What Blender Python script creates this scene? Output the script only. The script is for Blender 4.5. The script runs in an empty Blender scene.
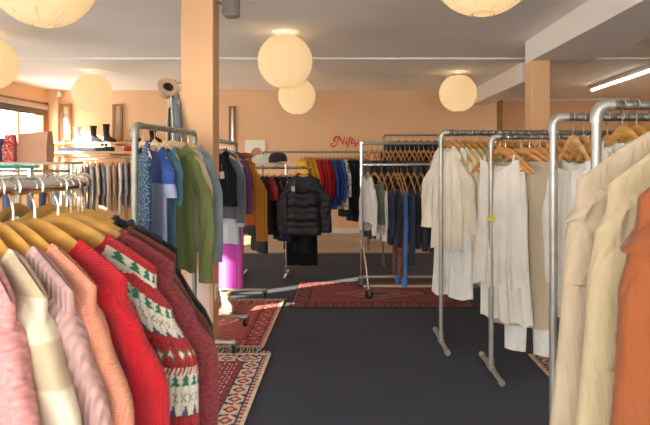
import bpy, math, random
from math import sin, cos, pi, sqrt, radians, atan2
from mathutils import Vector, Matrix
random.seed(7)
scene = bpy.context.scene
COL = scene.collection
CAM_Z = 1.42

# ------------------------------------------------------------------ mesh helpers
class MB:
    def __init__(s): s.v = []; s.f = []; s.mi = []
    def add(s, vs, fs, mi=0):
        b = len(s.v); s.v.extend([tuple(p) for p in vs])
        for f in fs: s.f.append(tuple(i + b for i in f)); s.mi.append(mi)
    def box(s, c, d, rz=0, mi=0, rx=0, ry=0):
        m = Matrix.Rotation(rz, 3, 'Z') @ Matrix.Rotation(ry, 3, 'Y') @ Matrix.Rotation(rx, 3, 'X')
        vs = [Vector(c) + m @ Vector((x * d[0] / 2, y * d[1] / 2, z * d[2] / 2)) for x in (-1, 1) for y in (-1, 1) for z in (-1, 1)]
        s.add(vs, [(0, 1, 3, 2), (4, 6, 7, 5), (0, 4, 5, 1), (2, 3, 7, 6), (0, 2, 6, 4), (1, 5, 7, 3)], mi)
        return s
    def rbox(s, c, d, r=.01, rz=0, mi=0):
        # box with chamfered vertical and horizontal edges
        m = Matrix.Rotation(rz, 3, 'Z'); hx, hy, hz = d[0] / 2, d[1] / 2, d[2] / 2
        def ring(ix, iy, z):
            pts = [(hx - ix, hy - iy - r), (hx - ix - r, hy - iy), (-hx + ix + r, hy - iy), (-hx + ix, hy - iy - r), (-hx + ix, -hy + iy + r), (-hx + ix + r, -hy + iy), (hx - ix - r, -hy + iy), (hx - ix, -hy + iy + r)]
            return [Vector(c) + m @ Vector((x, y, z)) for x, y in pts]
        s.loft([ring(r, r, -hz), ring(0, 0, -hz + r), ring(0, 0, hz - r), ring(r, r, hz)], True, True, mi)
        return s
    def loft(s, rings, cap0=False, cap1=False, mi=0, closed=True):
        n = len(rings[0]); vs = [p for r in rings for p in r]; fs = []
        for i in range(len(rings) - 1):
            for j in range(n if closed else n - 1):
                k = (j + 1) % n
                fs.append((i * n + j, i * n + k, (i + 1) * n + k, (i + 1) * n + j))
        if cap0: fs.append(tuple(range(n - 1, -1, -1)))
        if cap1: fs.append(tuple((len(rings) - 1) * n + j for j in range(n)))
        s.add(vs, fs, mi); return s
    def tube(s, path, r, n=10, flat=(1, 1), cap=True, mi=0, up=None, closed=False):
        P = [Vector(p) for p in path]; N = len(P)
        if not hasattr(r, '__len__'): r = [r] * N
        T = []
        for i in range(N):
            if closed: a, b = P[i - 1], P[(i + 1) % N]
            else: a, b = P[max(i - 1, 0)], P[min(i + 1, N - 1)]
            t = b - a
            T.append(t.normalized() if t.length > 1e-9 else Vector((0, 0, 1)))
        u = Vector(up) if up else (Vector((0, 0, 1)) if abs(T[0].z) < .9 else Vector((1, 0, 0)))
        rings = []
        for i in range(N):
            u = (u - T[i] * u.dot(T[i]))
            u = u.normalized() if u.length > 1e-6 else T[i].orthogonal().normalized()
            w = T[i].cross(u)
            rings.append([P[i] + u * (cos(2 * pi * k / n) * r[i] * flat[0]) + w * (sin(2 * pi * k / n) * r[i] * flat[1]) for k in range(n)])
        if closed: rings.append(rings[0]); cap = False
        s.loft(rings, cap, cap, mi); return s
    def lathe(s, prof, c=(0, 0, 0), n=24, axis='Z', mi=0, cap0=False, cap1=False):
        rings = []
        for r, h in prof:
            ring = []
            for k in range(n):
                a = 2 * pi * k / n
                p = (r * cos(a), r * sin(a), h)
                if axis == 'X': p = (h, r * cos(a), r * sin(a))
                if axis == 'Y': p = (r * cos(a), h, r * sin(a))
                ring.append((p[0] + c[0], p[1] + c[1], p[2] + c[2]))
            rings.append(ring)
        s.loft(rings, cap0, cap1, mi); return s
    def ball(s, c, r, n=16, m=10, mi=0):
        R = r if hasattr(r, '__len__') else (r, r, r)
        rings = [[(c[0] + R[0] * sin(pi * i / m) * cos(2 * pi * k / n), c[1] + R[1] * sin(pi * i / m) * sin(2 * pi * k / n), c[2] + R[2] * cos(pi * i / m)) for k in range(n)] for i in range(m + 1)]
        s.loft(rings, False, False, mi); return s

def obj(name, mb, mats, parent=None, loc=(0, 0, 0), smooth=True):
    me = bpy.data.meshes.new(name)
    me.from_pydata(mb.v, [], mb.f)
    if not isinstance(mats, (list, tuple)): mats = [mats]
    for m in mats: me.materials.append(m)
    if len(mats) > 1: me.polygons.foreach_set('material_index', mb.mi)
    if smooth:
        me.polygons.foreach_set('use_smooth', [True] * len(me.polygons))
        try: me.set_sharp_from_angle(angle=radians(50))
        except Exception: pass
    me.update()
    o = bpy.data.objects.new(name, me); COL.objects.link(o)
    o.parent = parent
    if parent is None: o.location = loc
    return o

LABELS = {}
def tag(o, label, cat, group=None):
    n = len(label.split())
    if not 4 <= n <= 16: print('LABEL LENGTH', n, label)
    if label in LABELS and not (group and LABELS[label] == group): print('DUP LABEL', label)
    LABELS[label] = group
    o['label'] = label; o['category'] = cat
    if group: o['group'] = group
    return o
def thing(name, label, cat, loc=(0, 0, 0), rz=0, group=None):
    o = bpy.data.objects.new(name, None); COL.objects.link(o)
    o.location = loc; o.rotation_euler = (0, 0, rz); o.empty_display_size = .05
    return tag(o, label, cat, group)
def struct(name, mb, mat, smooth=False, parent=None):
    o = obj(name, mb, mat, parent, smooth=smooth)
    if parent is None: o['kind'] = 'structure'
    return o
def at(px, py, d):      # photo direction + distance -> world point
    return Vector(((px - 346) / 570 * d, d, CAM_Z - (py - 160) / 570 * d))

# ------------------------------------------------------------------ materials
MATS = {}
def rgb(h):
    h = h.lstrip('#'); c = [int(h[i:i + 2], 16) / 255 for i in (0, 2, 4)]
    return tuple(x / 12.92 if x <= .04045 else ((x + .055) / 1.055) ** 2.4 for x in c) + (1,)
def base_mat(name):
    m = bpy.data.materials.new(name); m.use_nodes = True
    nt = m.node_tree; b = nt.nodes['Principled BSDF']
    return m, nt, b
def ND(nt, typ, **kw):
    n = nt.nodes.new(typ)
    for k, v in kw.items(): setattr(n, k, v)
    return n
def coords(nt, scale=(1, 1, 1), rot=(0, 0, 0)):
    tc = ND(nt, 'ShaderNodeTexCoord'); mp = ND(nt, 'ShaderNodeMapping')
    mp.inputs['Scale'].default_value = scale; mp.inputs['Rotation'].default_value = rot
    nt.links.new(tc.outputs['Object'], mp.inputs['Vector'])
    return mp.outputs['Vector']
def mixc(nt, fac, a, b):
    mx = ND(nt, 'ShaderNodeMix', data_type='RGBA')
    if hasattr(fac, 'node'): nt.links.new(fac, mx.inputs[0])
    else: mx.inputs[0].default_value = fac
    for i, c in ((6, a), (7, b)):
        if hasattr(c, 'node'): nt.links.new(c, mx.inputs[i])
        else: mx.inputs[i].default_value = c
    return mx.outputs[2]
def ramp(nt, fac, p0, p1):
    r = ND(nt, 'ShaderNodeMapRange'); r.inputs[1].default_value = p0; r.inputs[2].default_value = p1
    nt.links.new(fac, r.inputs[0]); return r.outputs[0]
def bump(nt, b, h, strength, dist=.004):
    bp = ND(nt, 'ShaderNodeBump'); bp.inputs['Strength'].default_value = strength; bp.inputs['Distance'].default_value = dist
    nt.links.new(h, bp.inputs['Height']); nt.links.new(bp.outputs['Normal'], b.inputs['Normal'])
def plain(hexc, rough=.6, metal=0, noise=.0, nscale=20, bumpy=0, name=None, sheen=0, spec=None):
    key = ('p', hexc, rough, metal, noise, nscale, bumpy, sheen)
    if key in MATS: return MATS[key]
    m, nt, b = base_mat(name or 'plain_' + hexc)
    c = rgb(hexc); b.inputs['Base Color'].default_value = c
    b.inputs['Roughness'].default_value = rough; b.inputs['Metallic'].default_value = metal
    if sheen: b.inputs['Sheen Weight'].default_value = sheen
    if noise or bumpy:
        n = ND(nt, 'ShaderNodeTexNoise'); n.inputs['Scale'].default_value = nscale; n.inputs['Detail'].default_value = 4
        nt.links.new(coords(nt), n.inputs['Vector'])
        if noise:
            dk = tuple(x * (1 - noise) for x in c[:3]) + (1,); lt = tuple(min(1, x * (1 + noise * .6)) for x in c[:3]) + (1,)
            nt.links.new(mixc(nt, ramp(nt, n.outputs[0], .3, .7), dk, lt), b.inputs['Base Color'])
        if bumpy: bump(nt, b, n.outputs[0], bumpy, .002)
    MATS[key] = m; return m
def fabric(hexc, kind='plain', hex2=None, freq=40, sheen=.15):
    key = ('f', hexc, kind, hex2, freq)
    if key in MATS: return MATS[key]
    m, nt, b = base_mat('fabric_' + kind + '_' + hexc)
    c = rgb(hexc); c2 = rgb(hex2) if hex2 else tuple(x * .72 for x in c[:3]) + (1,)
    b.inputs['Roughness'].default_value = .9; b.inputs['Sheen Weight'].default_value = sheen; b.inputs['Specular IOR Level'].default_value = .2
    n = ND(nt, 'ShaderNodeTexNoise'); n.inputs['Scale'].default_value = 9; n.inputs['Detail'].default_value = 5
    nt.links.new(coords(nt, (1, 1, .6)), n.inputs['Vector'])
    dk = tuple(x * .86 for x in c[:3]) + (1,)
    col = mixc(nt, ramp(nt, n.outputs[0], .35, .65), dk, c)
    def wave(sc, direction='Z', dist=0, scale3=(1, 1, 1), rot=(0, 0, 0)):
        w = ND(nt, 'ShaderNodeTexWave', bands_direction=direction); w.inputs['Scale'].default_value = sc; w.inputs['Distortion'].default_value = dist
        nt.links.new(coords(nt, scale3, rot), w.inputs['Vector']); return w.outputs['Fac' if 'Fac' in w.outputs else 1]
    if kind in ('knit', 'chunky', 'rib'):
        sc = {'knit': 60, 'chunky': 22, 'rib': 26}[kind]
        wx = wave(sc, 'X', 1.2); wz = wave(sc * (1.1 if kind != 'rib' else .2), 'Z', 1.2)
        mul = ND(nt, 'ShaderNodeMath', operation='MULTIPLY' if kind != 'rib' else 'ADD')
        nt.links.new(wx, mul.inputs[0]); nt.links.new(wz, mul.inputs[1])
        col = mixc(nt, ramp(nt, mul.outputs[0], 0, .35), tuple(x * .78 for x in c[:3]) + (1,), col)
        bump(nt, b, mul.outputs[0], .8, .006 if kind != 'knit' else .003)
    elif kind == 'marl':
        n2 = ND(nt, 'ShaderNodeTexNoise'); n2.inputs['Scale'].default_value = 160; n2.inputs['Detail'].default_value = 2
        nt.links.new(coords(nt), n2.inputs['Vector'])
        col = mixc(nt, ramp(nt, n2.outputs[0], .42, .62), col, c2); bump(nt, b, n2.outputs[0], .5, .004)
    elif kind == 'stripe':
        col = mixc(nt, ramp(nt, wave(freq, 'Z'), .45, .55), col, c2)
    elif kind == 'vstripe':
        col = mixc(nt, ramp(nt, wave(freq, 'X'), .45, .55), col, c2)
    elif kind == 'plaid':
        a = ramp(nt, wave(freq, 'Z'), .4, .6); d = ramp(nt, wave(freq * .8, 'X'), .4, .6)
        ad = ND(nt, 'ShaderNodeMath', operation='ADD'); nt.links.new(a, ad.inputs[0]); nt.links.new(d, ad.inputs[1])
        col = mixc(nt, ramp(nt, ad.outputs[0], 0, 2), col, c2)
    elif kind == 'dots':
        v = ND(nt, 'ShaderNodeTexVoronoi'); v.inputs['Scale'].default_value = freq
        nt.links.new(coords(nt), v.inputs['Vector'])
        col = mixc(nt, ramp(nt, v.outputs['Distance'], .32, .4), c2, col)
    elif kind == 'block':
        sx = ND(nt, 'ShaderNodeSeparateXYZ'); nt.links.new(coords(nt), sx.inputs[0])
        col = mixc(nt, ramp(nt, sx.outputs[2], -freq / 100 - .002, -freq / 100 + .002), c2, col)
    elif kind == 'denim':
        n2 = ND(nt, 'ShaderNodeTexNoise'); n2.inputs['Scale'].default_value = 6; n2.inputs['Detail'].default_value = 8
        nt.links.new(coords(nt, (1, 1, .4)), n2.inputs['Vector'])
        col = mixc(nt, ramp(nt, n2.outputs[0], .35, .75), col, tuple(min(1, x * 1.7 + .02) for x in c[:3]) + (1,))
        bump(nt, b, wave(120, 'X', 2, (1, 1, 1), (0, .6, 0)), .2, .001)
    else:
        n4 = ND(nt, 'ShaderNodeTexNoise'); n4.inputs['Scale'].default_value = 14; n4.inputs['Detail'].default_value = 3; n4.inputs['Distortion'].default_value = .8
        nt.links.new(coords(nt, (1.6, 1.6, .35)), n4.inputs['Vector']); bump(nt, b, n4.outputs[0], .75, .022)
    nt.links.new(col, b.inputs['Base Color'])
    MATS[key] = m; return m
def wood(hexc, rough=.4, sc=3):
    key = ('w', hexc, rough, sc)
    if key in MATS: return MATS[key]
    m, nt, b = base_mat('wood_' + hexc); c = rgb(hexc)
    n = ND(nt, 'ShaderNodeTexNoise'); n.inputs['Scale'].default_value = sc; n.inputs['Detail'].default_value = 6; n.inputs['Distortion'].default_value = .6
    nt.links.new(coords(nt, (1.5, 14, 14)), n.inputs['Vector'])
    nt.links.new(mixc(nt, ramp(nt, n.outputs[0], .35, .68), tuple(x * .68 for x in c[:3]) + (1,), c), b.inputs['Base Color'])
    b.inputs['Roughness'].default_value = rough
    MATS[key] = m; return m

M_wall = plain('#EABF98', .9, noise=.03, nscale=1.5, name='peach_wall_paint')
M_ceil = plain('#F8F1EB', .95, noise=.03, nscale=1.2, name='ceiling_paint')
M_white = plain('#ECE6DE', .6, name='white_paint')
M_galv = plain('#B6B4AF', .42, .8, noise=.12, nscale=30, name='galvanised_pipe')
M_greypipe = plain('#A6A39A', .45, .5, noise=.1, nscale=25, name='grey_pipe')
M_rail = plain('#85827C', .45, .8, noise=.15, nscale=40, name='worn_rail')
M_chrome = plain('#DCD8D2', .13, 1, name='chrome')
M_steel = plain('#8E8B87', .3, .9, name='dark_steel')
M_black = plain('#17171A', .5, name='black_rubber')
M_hook = plain('#D6D2CA', .25, .9, name='hook_wire')
H_pine = wood('#D29A49'); H_pale = wood('#E9C596'); H_orange = wood('#D69552'); H_brown = wood('#B9783F'); H_tan = wood('#DDA868')

def carpet_mat():
    m, nt, b = base_mat('charcoal_carpet')
    n = ND(nt, 'ShaderNodeTexNoise'); n.inputs['Scale'].default_value = 90; n.inputs['Detail'].default_value = 3
    nt.links.new(coords(nt), n.inputs['Vector'])
    w = ND(nt, 'ShaderNodeTexWave', bands_direction='Y'); w.inputs['Scale'].default_value = 14; w.inputs['Distortion'].default_value = 1.5; w.inputs['Detail Scale'].default_value = 6
    nt.links.new(coords(nt), w.inputs['Vector'])
    n3 = ND(nt, 'ShaderNodeTexNoise'); n3.inputs['Scale'].default_value = 1.3
    nt.links.new(coords(nt), n3.inputs['Vector'])
    col = mixc(nt, ramp(nt, n.outputs[0], .3, .7), rgb('#272C39'), rgb('#424A5B'))
    col = mixc(nt, ramp(nt, w.outputs[1], 0, 1), mixc(nt, .7, rgb('#2E2F36'), col), col)
    col = mixc(nt, ramp(nt, n3.outputs[0], .3, .8), col, mixc(nt, .25, col, rgb('#5C5C64')))
    nt.links.new(col, b.inputs['Base Color']); b.inputs['Roughness'].default_value = .95
    bump(nt, b, n.outputs[0], .6, .004)
    return m
M_carpet = carpet_mat()
def glass_mat(name, tint, gl=.12):
    m = bpy.data.materials.new(name); m.use_nodes = True; nt = m.node_tree; nt.nodes.clear()
    o = ND(nt, 'ShaderNodeOutputMaterial'); t = ND(nt, 'ShaderNodeBsdfTransparent'); g = ND(nt, 'ShaderNodeBsdfGlossy'); x = ND(nt, 'ShaderNodeMixShader')
    t.inputs[0].default_value = rgb(tint); g.inputs['Roughness'].default_value = .03
    x.inputs[0].default_value = gl; nt.links.new(t.outputs[0], x.inputs[1]); nt.links.new(g.outputs[0], x.inputs[2]); nt.links.new(x.outputs[0], o.inputs[0])
    return m
M_pane = glass_mat('window_glass', '#F7FAF8', .05); M_gtop = glass_mat('shelf_glass', '#E8F4EE')
M_gedge = plain('#49B89A', .15, name='green_glass_edge')
def emit_mat(name, hexc, s):
    m, nt, b = base_mat(name); b.inputs['Base Color'].default_value = rgb(hexc)
    b.inputs['Emission Color'].default_value = rgb(hexc); b.inputs['Emission Strength'].default_value = s
    return m
def paper_mat():
    m = bpy.data.materials.new('lantern_paper'); m.use_nodes = True; nt = m.node_tree; nt.nodes.clear()
    o = ND(nt, 'ShaderNodeOutputMaterial'); d = ND(nt, 'ShaderNodeBsdfDiffuse'); t = ND(nt, 'ShaderNodeBsdfTranslucent'); x = ND(nt, 'ShaderNodeMixShader')
    n = ND(nt, 'ShaderNodeTexNoise'); n.inputs['Scale'].default_value = 30; nt.links.new(coords(nt), n.inputs['Vector'])
    c = mixc(nt, n.outputs[0], rgb('#D8C8A8'), rgb('#DFD3BA'))
    nt.links.new(c, d.inputs[0]); nt.links.new(c, t.inputs[0]); x.inputs[0].default_value = .5
    nt.links.new(d.outputs[0], x.inputs[1]); nt.links.new(t.outputs[0], x.inputs[2]); nt.links.new(x.outputs[0], o.inputs[0])
    return m
M_paper = paper_mat(); M_bulb = emit_mat('warm_bulb', '#FFD9A0', 14); M_tube = emit_mat('fluorescent_tube', '#FFF4DC', 12)

# ------------------------------------------------------------------ the room
XL, XR, YB, YBR, YF, HC = -5.75, 6.2, 11.07, 12.5, -3.2, 2.77
struct('floor', MB().box(((XL + XR) / 2, (8.6 + YF) / 2, -.05), (XR - XL + .4, 8.6 - YF + .2, .1)), M_carpet)
def plank_mat():
    m, nt, b = base_mat('pale_plank_floor')
    br = ND(nt, 'ShaderNodeTexBrick'); br.inputs['Scale'].default_value = 1; br.inputs['Brick Width'].default_value = 1.2; br.inputs['Row Height'].default_value = .12
    br.inputs['Mortar Size'].default_value = .004
    for i, c in ((1, '#C4B5A0'), (2, '#AD9D88'), (3, '#6E5F50')): br.inputs[i].default_value = rgb(c)
    nt.links.new(coords(nt), br.inputs['Vector']); nt.links.new(br.outputs[0], b.inputs['Base Color']); b.inputs['Roughness'].default_value = .5
    return m
struct('floor_back', MB().box(((XL + XR) / 2, (8.7 + YBR) / 2 + .1, -.05), (XR - XL + .4, YBR - 8.7 + .2, .1)), plank_mat())
struct('trim_floor', MB().box(((XL + XR) / 2, 8.65, -.045), (XR - XL, .1, .1)), plain('#4A4038', .5))
struct('ceiling', MB().box(((XL + XR) / 2, (YBR + YF) / 2, HC + .06), (XR - XL + .4, YBR - YF + .4, .12)), M_ceil)
WINS = [(-2.8, -1.6, 2.42), (2.03, 2.48, 2.42), (2.72, 3.14, 2.42), (3.6, 6.3, 1.6), (6.75, 8.2, 1.7), (9.4, 10.86, 2.42)]; WZ0, WZ1 = .8, 2.42  # all but the last are unseen openings, sized and placed to shape the sun
mb = MB(); ys = [YF] + [y for w in WINS for y in w[:2]] + [YBR + .13]
for a, b_ in zip(ys[0::2], ys[1::2]): mb.box((XL - .09, (a + b_) / 2, HC / 2), (.18, b_ - a, HC))
for a, b_, z1 in WINS:
    mb.box((XL - .09, (a + b_) / 2, WZ0 / 2), (.18, b_ - a, WZ0)); mb.box((XL - .09, (a + b_) / 2, (z1 + HC) / 2), (.18, b_ - a, HC - z1))
struct('wall_left', mb, M_wall)
struct('wall_back', MB().box(((XL + 2.93) / 2, YB + .065, HC / 2), (2.93 - XL, .13, HC)), M_wall)
struct('wall_back_return', MB().box((2.87, (YB + .13 + YBR) / 2, HC / 2), (.12, YBR - YB - .13, HC)), M_wall)
struct('wall_back_right', MB().box(((2.8 + XR) / 2, YBR + .065, HC / 2), (XR - 2.8 + .2, .13, HC)), M_wall)
struct('wall_right', MB().box((XR + .065, (YF + YBR) / 2, HC / 2), (.13, YBR - YF, HC)), M_wall)
# street front behind the viewer: low wall, glazed opening sized for its light, lintel
mb = MB()
FX0, FX1, FZ0, FZ1 = -5.2, 2.2, .35, 2.5
mb.box(((XL + FX0) / 2, YF - .065, HC / 2), (FX0 - XL + .1, .13, HC)); mb.box(((FX1 + XR) / 2, YF - .065, HC / 2), (XR - FX1 + .1, .13, HC))
mb.box(((FX0 + FX1) / 2, YF - .065, FZ0 / 2), (FX1 - FX0, .13, FZ0)); mb.box(((FX0 + FX1) / 2, YF - .065, (FZ1 + HC) / 2), (FX1 - FX0, .13, HC - FZ1))
struct('wall_front', mb, M_wall)
M_winwood = wood('#A8703E'); M_darkframe = plain('#5A4A40', .5)
for i, (a, b_, WZ1) in enumerate(WINS):
    nm = f'window_{len(WINS) - i}'; w = bpy.data.objects.new(nm, None); COL.objects.link(w); w['kind'] = 'structure'
    fr = MB(); L = b_ - a; x = XL - .07
    fr.box((x, a + .03, (WZ0 + WZ1) / 2), (.16, .06, WZ1 - WZ0)); fr.box((x, b_ - .03, (WZ0 + WZ1) / 2), (.16, .06, WZ1 - WZ0))
    fr.box((x, (a + b_) / 2, WZ0 + .03), (.2, L - .12, .06)); fr.box((x, (a + b_) / 2, WZ1 - .03), (.16, L - .12, .06))
    k = 0 if b_ - a < .6 else 1
    for j in range(1, k + 1): fr.box((x - .02, a + L * j / (k + 1), (WZ0 + WZ1) / 2), (.06, .06, WZ1 - WZ0 - .12))
    obj('window_frame', fr, M_winwood, w, smooth=False)
    obj('window_pane', MB().box((x - .04, (a + b_) / 2, (WZ0 + WZ1) / 2), (.006, L - .1, WZ1 - WZ0 - .1)), M_pane, w, smooth=False)
w = bpy.data.objects.new('window_7', None); COL.objects.link(w); w['kind'] = 'structure'
fr = MB()
for t in range(5): fr.box((FX0 + .03 + (FX1 - FX0 - .06) * t / 4, YF - .06, (FZ0 + FZ1) / 2), (.06, .1, FZ1 - FZ0))
for z in (FZ0 + .03, FZ1 - .03): fr.box(((FX0 + FX1) / 2, YF - .06, z), (FX1 - FX0, .1, .06))
obj('window_frame', fr, M_winwood, w, smooth=False)
obj('window_pane', MB().box(((FX0 + FX1) / 2, YF - .08, (FZ0 + FZ1) / 2), (FX1 - FX0 - .1, .006, FZ1 - FZ0 - .1)), M_pane, w, smooth=False)
# wooden reveal boards round the visible window, corner pilaster
struct('trim_1', MB().box((XL + .012, 10.93, 1.62), (.024, .12, 1.8)).box((XL + .012, 8.8, 2.47), (.024, 4.4, .07)), M_winwood)
struct('trim_2', MB().box((XL + .1, YB - .05, HC / 2), (.2, .1, HC)), M_wall)
struct('trim_3', MB().box(((XL + XR) / 2, 7.54, HC - .012), (XR - XL, .07, .024)), M_ceil)
struct('trim_4', MB().box((2.99, YB + .06, (HC - .1) / 2), (.11, .12, HC - .1)), wood('#9C6B3C'))
struct('trim_5', MB().box(((3.05 + XR) / 2, YBR - .02, HC - .03), (XR - 3.05, .04, .06)), M_white)
struct('trim_6', MB().box(((XL + .2 + 2.9) / 2, YB - .008, .05), (2.9 - XL - .2, .016, .1)), M_white)
# columns and beams
colA = struct('column', MB().rbox((-1.137, 4.455, HC / 2), (.245, .21, HC), .006), plain('#EBB98C', .7, noise=.03, nscale=2, name='column_paint'))
obj('lower_pale_slab', MB().box((-1.122, 4.342, .33), (.17, .012, .5)), plain('#E6CFC4', .6), colA, smooth=False)  # thin paler slab on the lower front of the column
obj('socket', MB().rbox((-1.008, 4.43, .40), (.014, .08, .12), .004), M_white, colA)
colB = struct('column', MB().rbox((2.15, 6.405, 1.26), (.21, .21, 2.52), .006), MATS[('p', '#EBB98C', .7, 0, .03, 2, 0, 0)])
struct('ceiling_beam', MB().box((2.385, (YF + 6.52) / 2, 2.645), (.67, 6.52 - YF, .25)), M_ceil)
struct('ceiling_beam', MB().box((2.6, (7.85 + YB) / 2, 2.63), (.34, YB - 7.85, .28)), M_ceil)

# window blind on the visible window
bl = thing('roller_blind', 'grey roller blind cassette across the top of the shop window', 'blind', (XL + .05, 8.8, 2.42))
obj('cassette', MB().rbox((.0, 0, 0), (.08, 4.1, .09), .012), plain('#B9A99C', .5), bl)
obj('shade', MB().box((-.02, 0, -.09), (.004, 4.0, .12)), plain('#6B5A52', .8), bl, smooth=False)
obj('bottom_bar', MB().rbox((-.02, 0, -.155), (.016, 4.0, .02), .004), plain('#57483F', .5), bl)
sn = thing('motion_sensor', 'small white motion sensor high in the corner by the window', 'sensor', (XL + .24, YB - .13, 2.69))
obj('housing', MB().rbox((0, 0, 0), (.08, .06, .11), .012), M_white, sn)
obj('lens', MB().rbox((0, -.03, -.015), (.055, .02, .05), .006), plain('#D8D2CA', .2), sn)

# ------------------------------------------------------------------ lanterns
def lantern(c, D, label, ceil=HC):
    t = thing('paper_lantern', label, 'lantern', c, 0, 'round paper lanterns on the ceiling')
    R = D / 2; mb = MB(); n = 40; m = 80; prof = []
    for i in range(m + 1):
        a = radians(24) + (pi - radians(36)) * i / m
        rr = R * (1 + .012 * abs(sin(pi * i / 2.5)) - .004)
        prof.append((rr * sin(a), rr * cos(a)))
    mb.lathe(prof, (0, 0, 0), n); obj('shade', mb, M_paper, t)
    rb = MB()
    for k in range(8):
        a = 2 * pi * k / 8 + .3
        rb.tube([(r * cos(a) * .995, r * sin(a) * .995, z) for r, z in prof[::6]], .0016, 5)
    obj('frame_wire', rb, plain('#B99A66', .7), t)
    rT, zT = prof[0]; rB, zB = prof[-1]
    obj('opening_ring', MB().tube([(rB * cos(2 * pi * k / 24), rB * sin(2 * pi * k / 24), zB) for k in range(24)], .004, 6, closed=True), plain('#E9C98A', .7), t)
    obj('bulb', MB().ball((0, 0, .03), (.035, .035, .05), 12, 8), M_bulb, t)
    obj('cord', MB().tube([(0, 0, .08), (0, 0, ceil - c[2] - .02)], .004, 6), M_white, t)
    obj('ceiling_rose', MB().lathe([(.001, -.03), (.05, -.025), (.06, 0)], (0, 0, ceil - c[2] - .001), 20), M_white, t)
    L = bpy.data.lights.new('lantern_light', 'POINT'); L.energy = LANTERN_W; L.color = (1, .86, .67); L.shadow_soft_size = .06
    lo = bpy.data.objects.new('lantern_light', L); COL.objects.link(lo); lo.parent = t; lo.location = (0, 0, .0)
LANTERN_W = 5
lantern((-1.70, 3.2, 2.455), .57, 'large paper lantern near the window side, cut by the top of the view')
lantern((-3.77, 6.0, 2.44), .57, 'paper lantern nearest the window, half cut off beside the wall')
lantern((-3.83, 8.6, 2.43), .57, 'pale paper lantern over the boot shelf near the back wall')
lantern((-.64, 6.0, 2.46), .57, 'bright paper lantern hanging just past the tall peach column')
lantern((-.757, 8.8, 2.41), .57, 'small looking paper lantern tucked behind the one past the column')
lantern((1.71, 8.7, 2.44), .57, 'yellow glowing paper lantern beside the far ceiling beam')
lantern((.71, 2.95, 2.455), .57, 'paper lantern seen from below next to the near ceiling beam')
# fluorescent batten on the right
fl = thing('strip_light', 'long fluorescent strip light on the ceiling over the right bay', 'light', (4.40, 9.2, HC - .035), radians(-4))
obj('housing', MB().rbox((0, 0, .005), (.1, 2.5, .06), .008), M_white, fl)
obj('tube', MB().tube([(0, -1.18, -.045), (0, 1.18, -.045)], .02, 12), M_tube, fl)
for s in (-1, 1): obj('end_cap', MB().rbox((0, s * 1.21, -.035), (.07, .05, .06), .006), plain('#CFC6B4', .5), fl)
# speaker on the column
sp = thing('wall_speaker', 'small grey loudspeaker bracketed high on the peach column', 'speaker', (-.90, 4.47, 2.64))
q = MB().rbox((0, 0, 0), (.12, .14, .2), .015); obj('cabinet', q, plain('#9E9690', .5), sp)
obj('grille', MB().rbox((.0, -.072, 0), (.1, .008, .17), .004), plain('#7C7570', .8), sp)
obj('bracket', MB().tube([(-.05, 0, 0), (-.112, 0, .02)], .012, 8), M_steel, sp)

# ------------------------------------------------------------------ rugs
def rug(name, x0, x1, y0, y1, cell, style, label, pal, fringe, rz=0):
    cx, cy = (x0 + x1) / 2, (y0 + y1) / 2
    t = thing(name, label, 'rug', (cx, cy, 0), rz, 'patterned oriental rugs')
    nx, ny = max(8, int((x1 - x0) / cell)), max(8, int((y1 - y0) / cell)); W, H = x1 - x0, y1 - y0
    def tri(k, n): k = k % n; return min(k, n - 1 - k)
    def colour(i, j):
        ii, jj = min(i, nx - 1 - i), min(j, ny - 1 - j); e = min(ii, jj)
        along = (j if ii < jj else i)
        if e < 2: return 3 if style != 'b' else 2
        if e < 4: return 1 if (along // 2) % 2 else 0
        if e == 4 or e == 14: return 2
        if e < 14:
            k, d = along % 12, e - 5
            u, v = abs(k - 5.5), abs(d - 4)
            if u + v < 2.2: return 1
            if u + v < 4: return 0 if style != 'b' else 2
            if u + v > 7.2: return 2 if (along // 12) % 2 else 1
            if (k in (0, 11) and d % 3) : return 4
            return 3 if style == 'a' else 0
        if e < 17: return 4 if (along // 3) % 2 else 0
        a, b = abs(i - (nx - 1) / 2), abs(j - (ny - 1) / 2)
        A, B = nx / 2 - 17, ny / 2 - 17
        m = a / max(A, 1) + b / max(B, 1)
        if m < .25: return 2 if (int(a) + int(b)) % 5 else 3
        if m < .32: return 3
        if m < .62: 
            h = (tri(int(a), 9) * 3 + tri(int(b), 11) * 2) % 7
            return 1 if h < 3 else (4 if h == 3 else 0)
        if m < .68: return 3
        if m < .72: return 2
        h = (tri(int(a), 7) + tri(int(b), 7) * 2) % 6
        return (0, 0, 4, 0, 2, 3)[h] if style == 'a' else (0, 0, 1, 0, 2, 0)[h]
    th = .009; mb = MB()
    vs = [(-W / 2 + W * i / nx, -H / 2 + H * j / ny, th + .0012 * sin(i * .9) * sin(j * 1.1)) for j in range(ny + 1) for i in range(nx + 1)]
    mb.v = vs
    for j in range(ny):
        for i in range(nx):
            a = j * (nx + 1) + i; mb.f.append((a, a + 1, a + nx + 2, a + nx + 1)); mb.mi.append(colour(i, j))
    mb.box((0, 0, th / 2 - .001), (W, H, th - .003), mi=2)
    ms = [plain(c, .95, noise=.22, nscale=40, bumpy=.4) for c in pal]
    obj('pile', mb, ms, t, smooth=False)
    f = MB(); rnd = random.Random(3)
    for s in fringe:
        n = int(W / .012)
        for k in range(n):
            x = -W / 2 + W * (k + .5) / n; l = .05 + rnd.random() * .03; dx = rnd.uniform(-.02, .02)
            f.tube([(x, s * H / 2, .006), (x + dx * .4, s * (H / 2 + l * .5), .007), (x + dx, s * (H / 2 + l), .003)], .0028, 4)
    if fringe: fo = obj('fringe', f, plain('#CDBDA2', .95), t); fo['kind'] = 'stuff'
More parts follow.
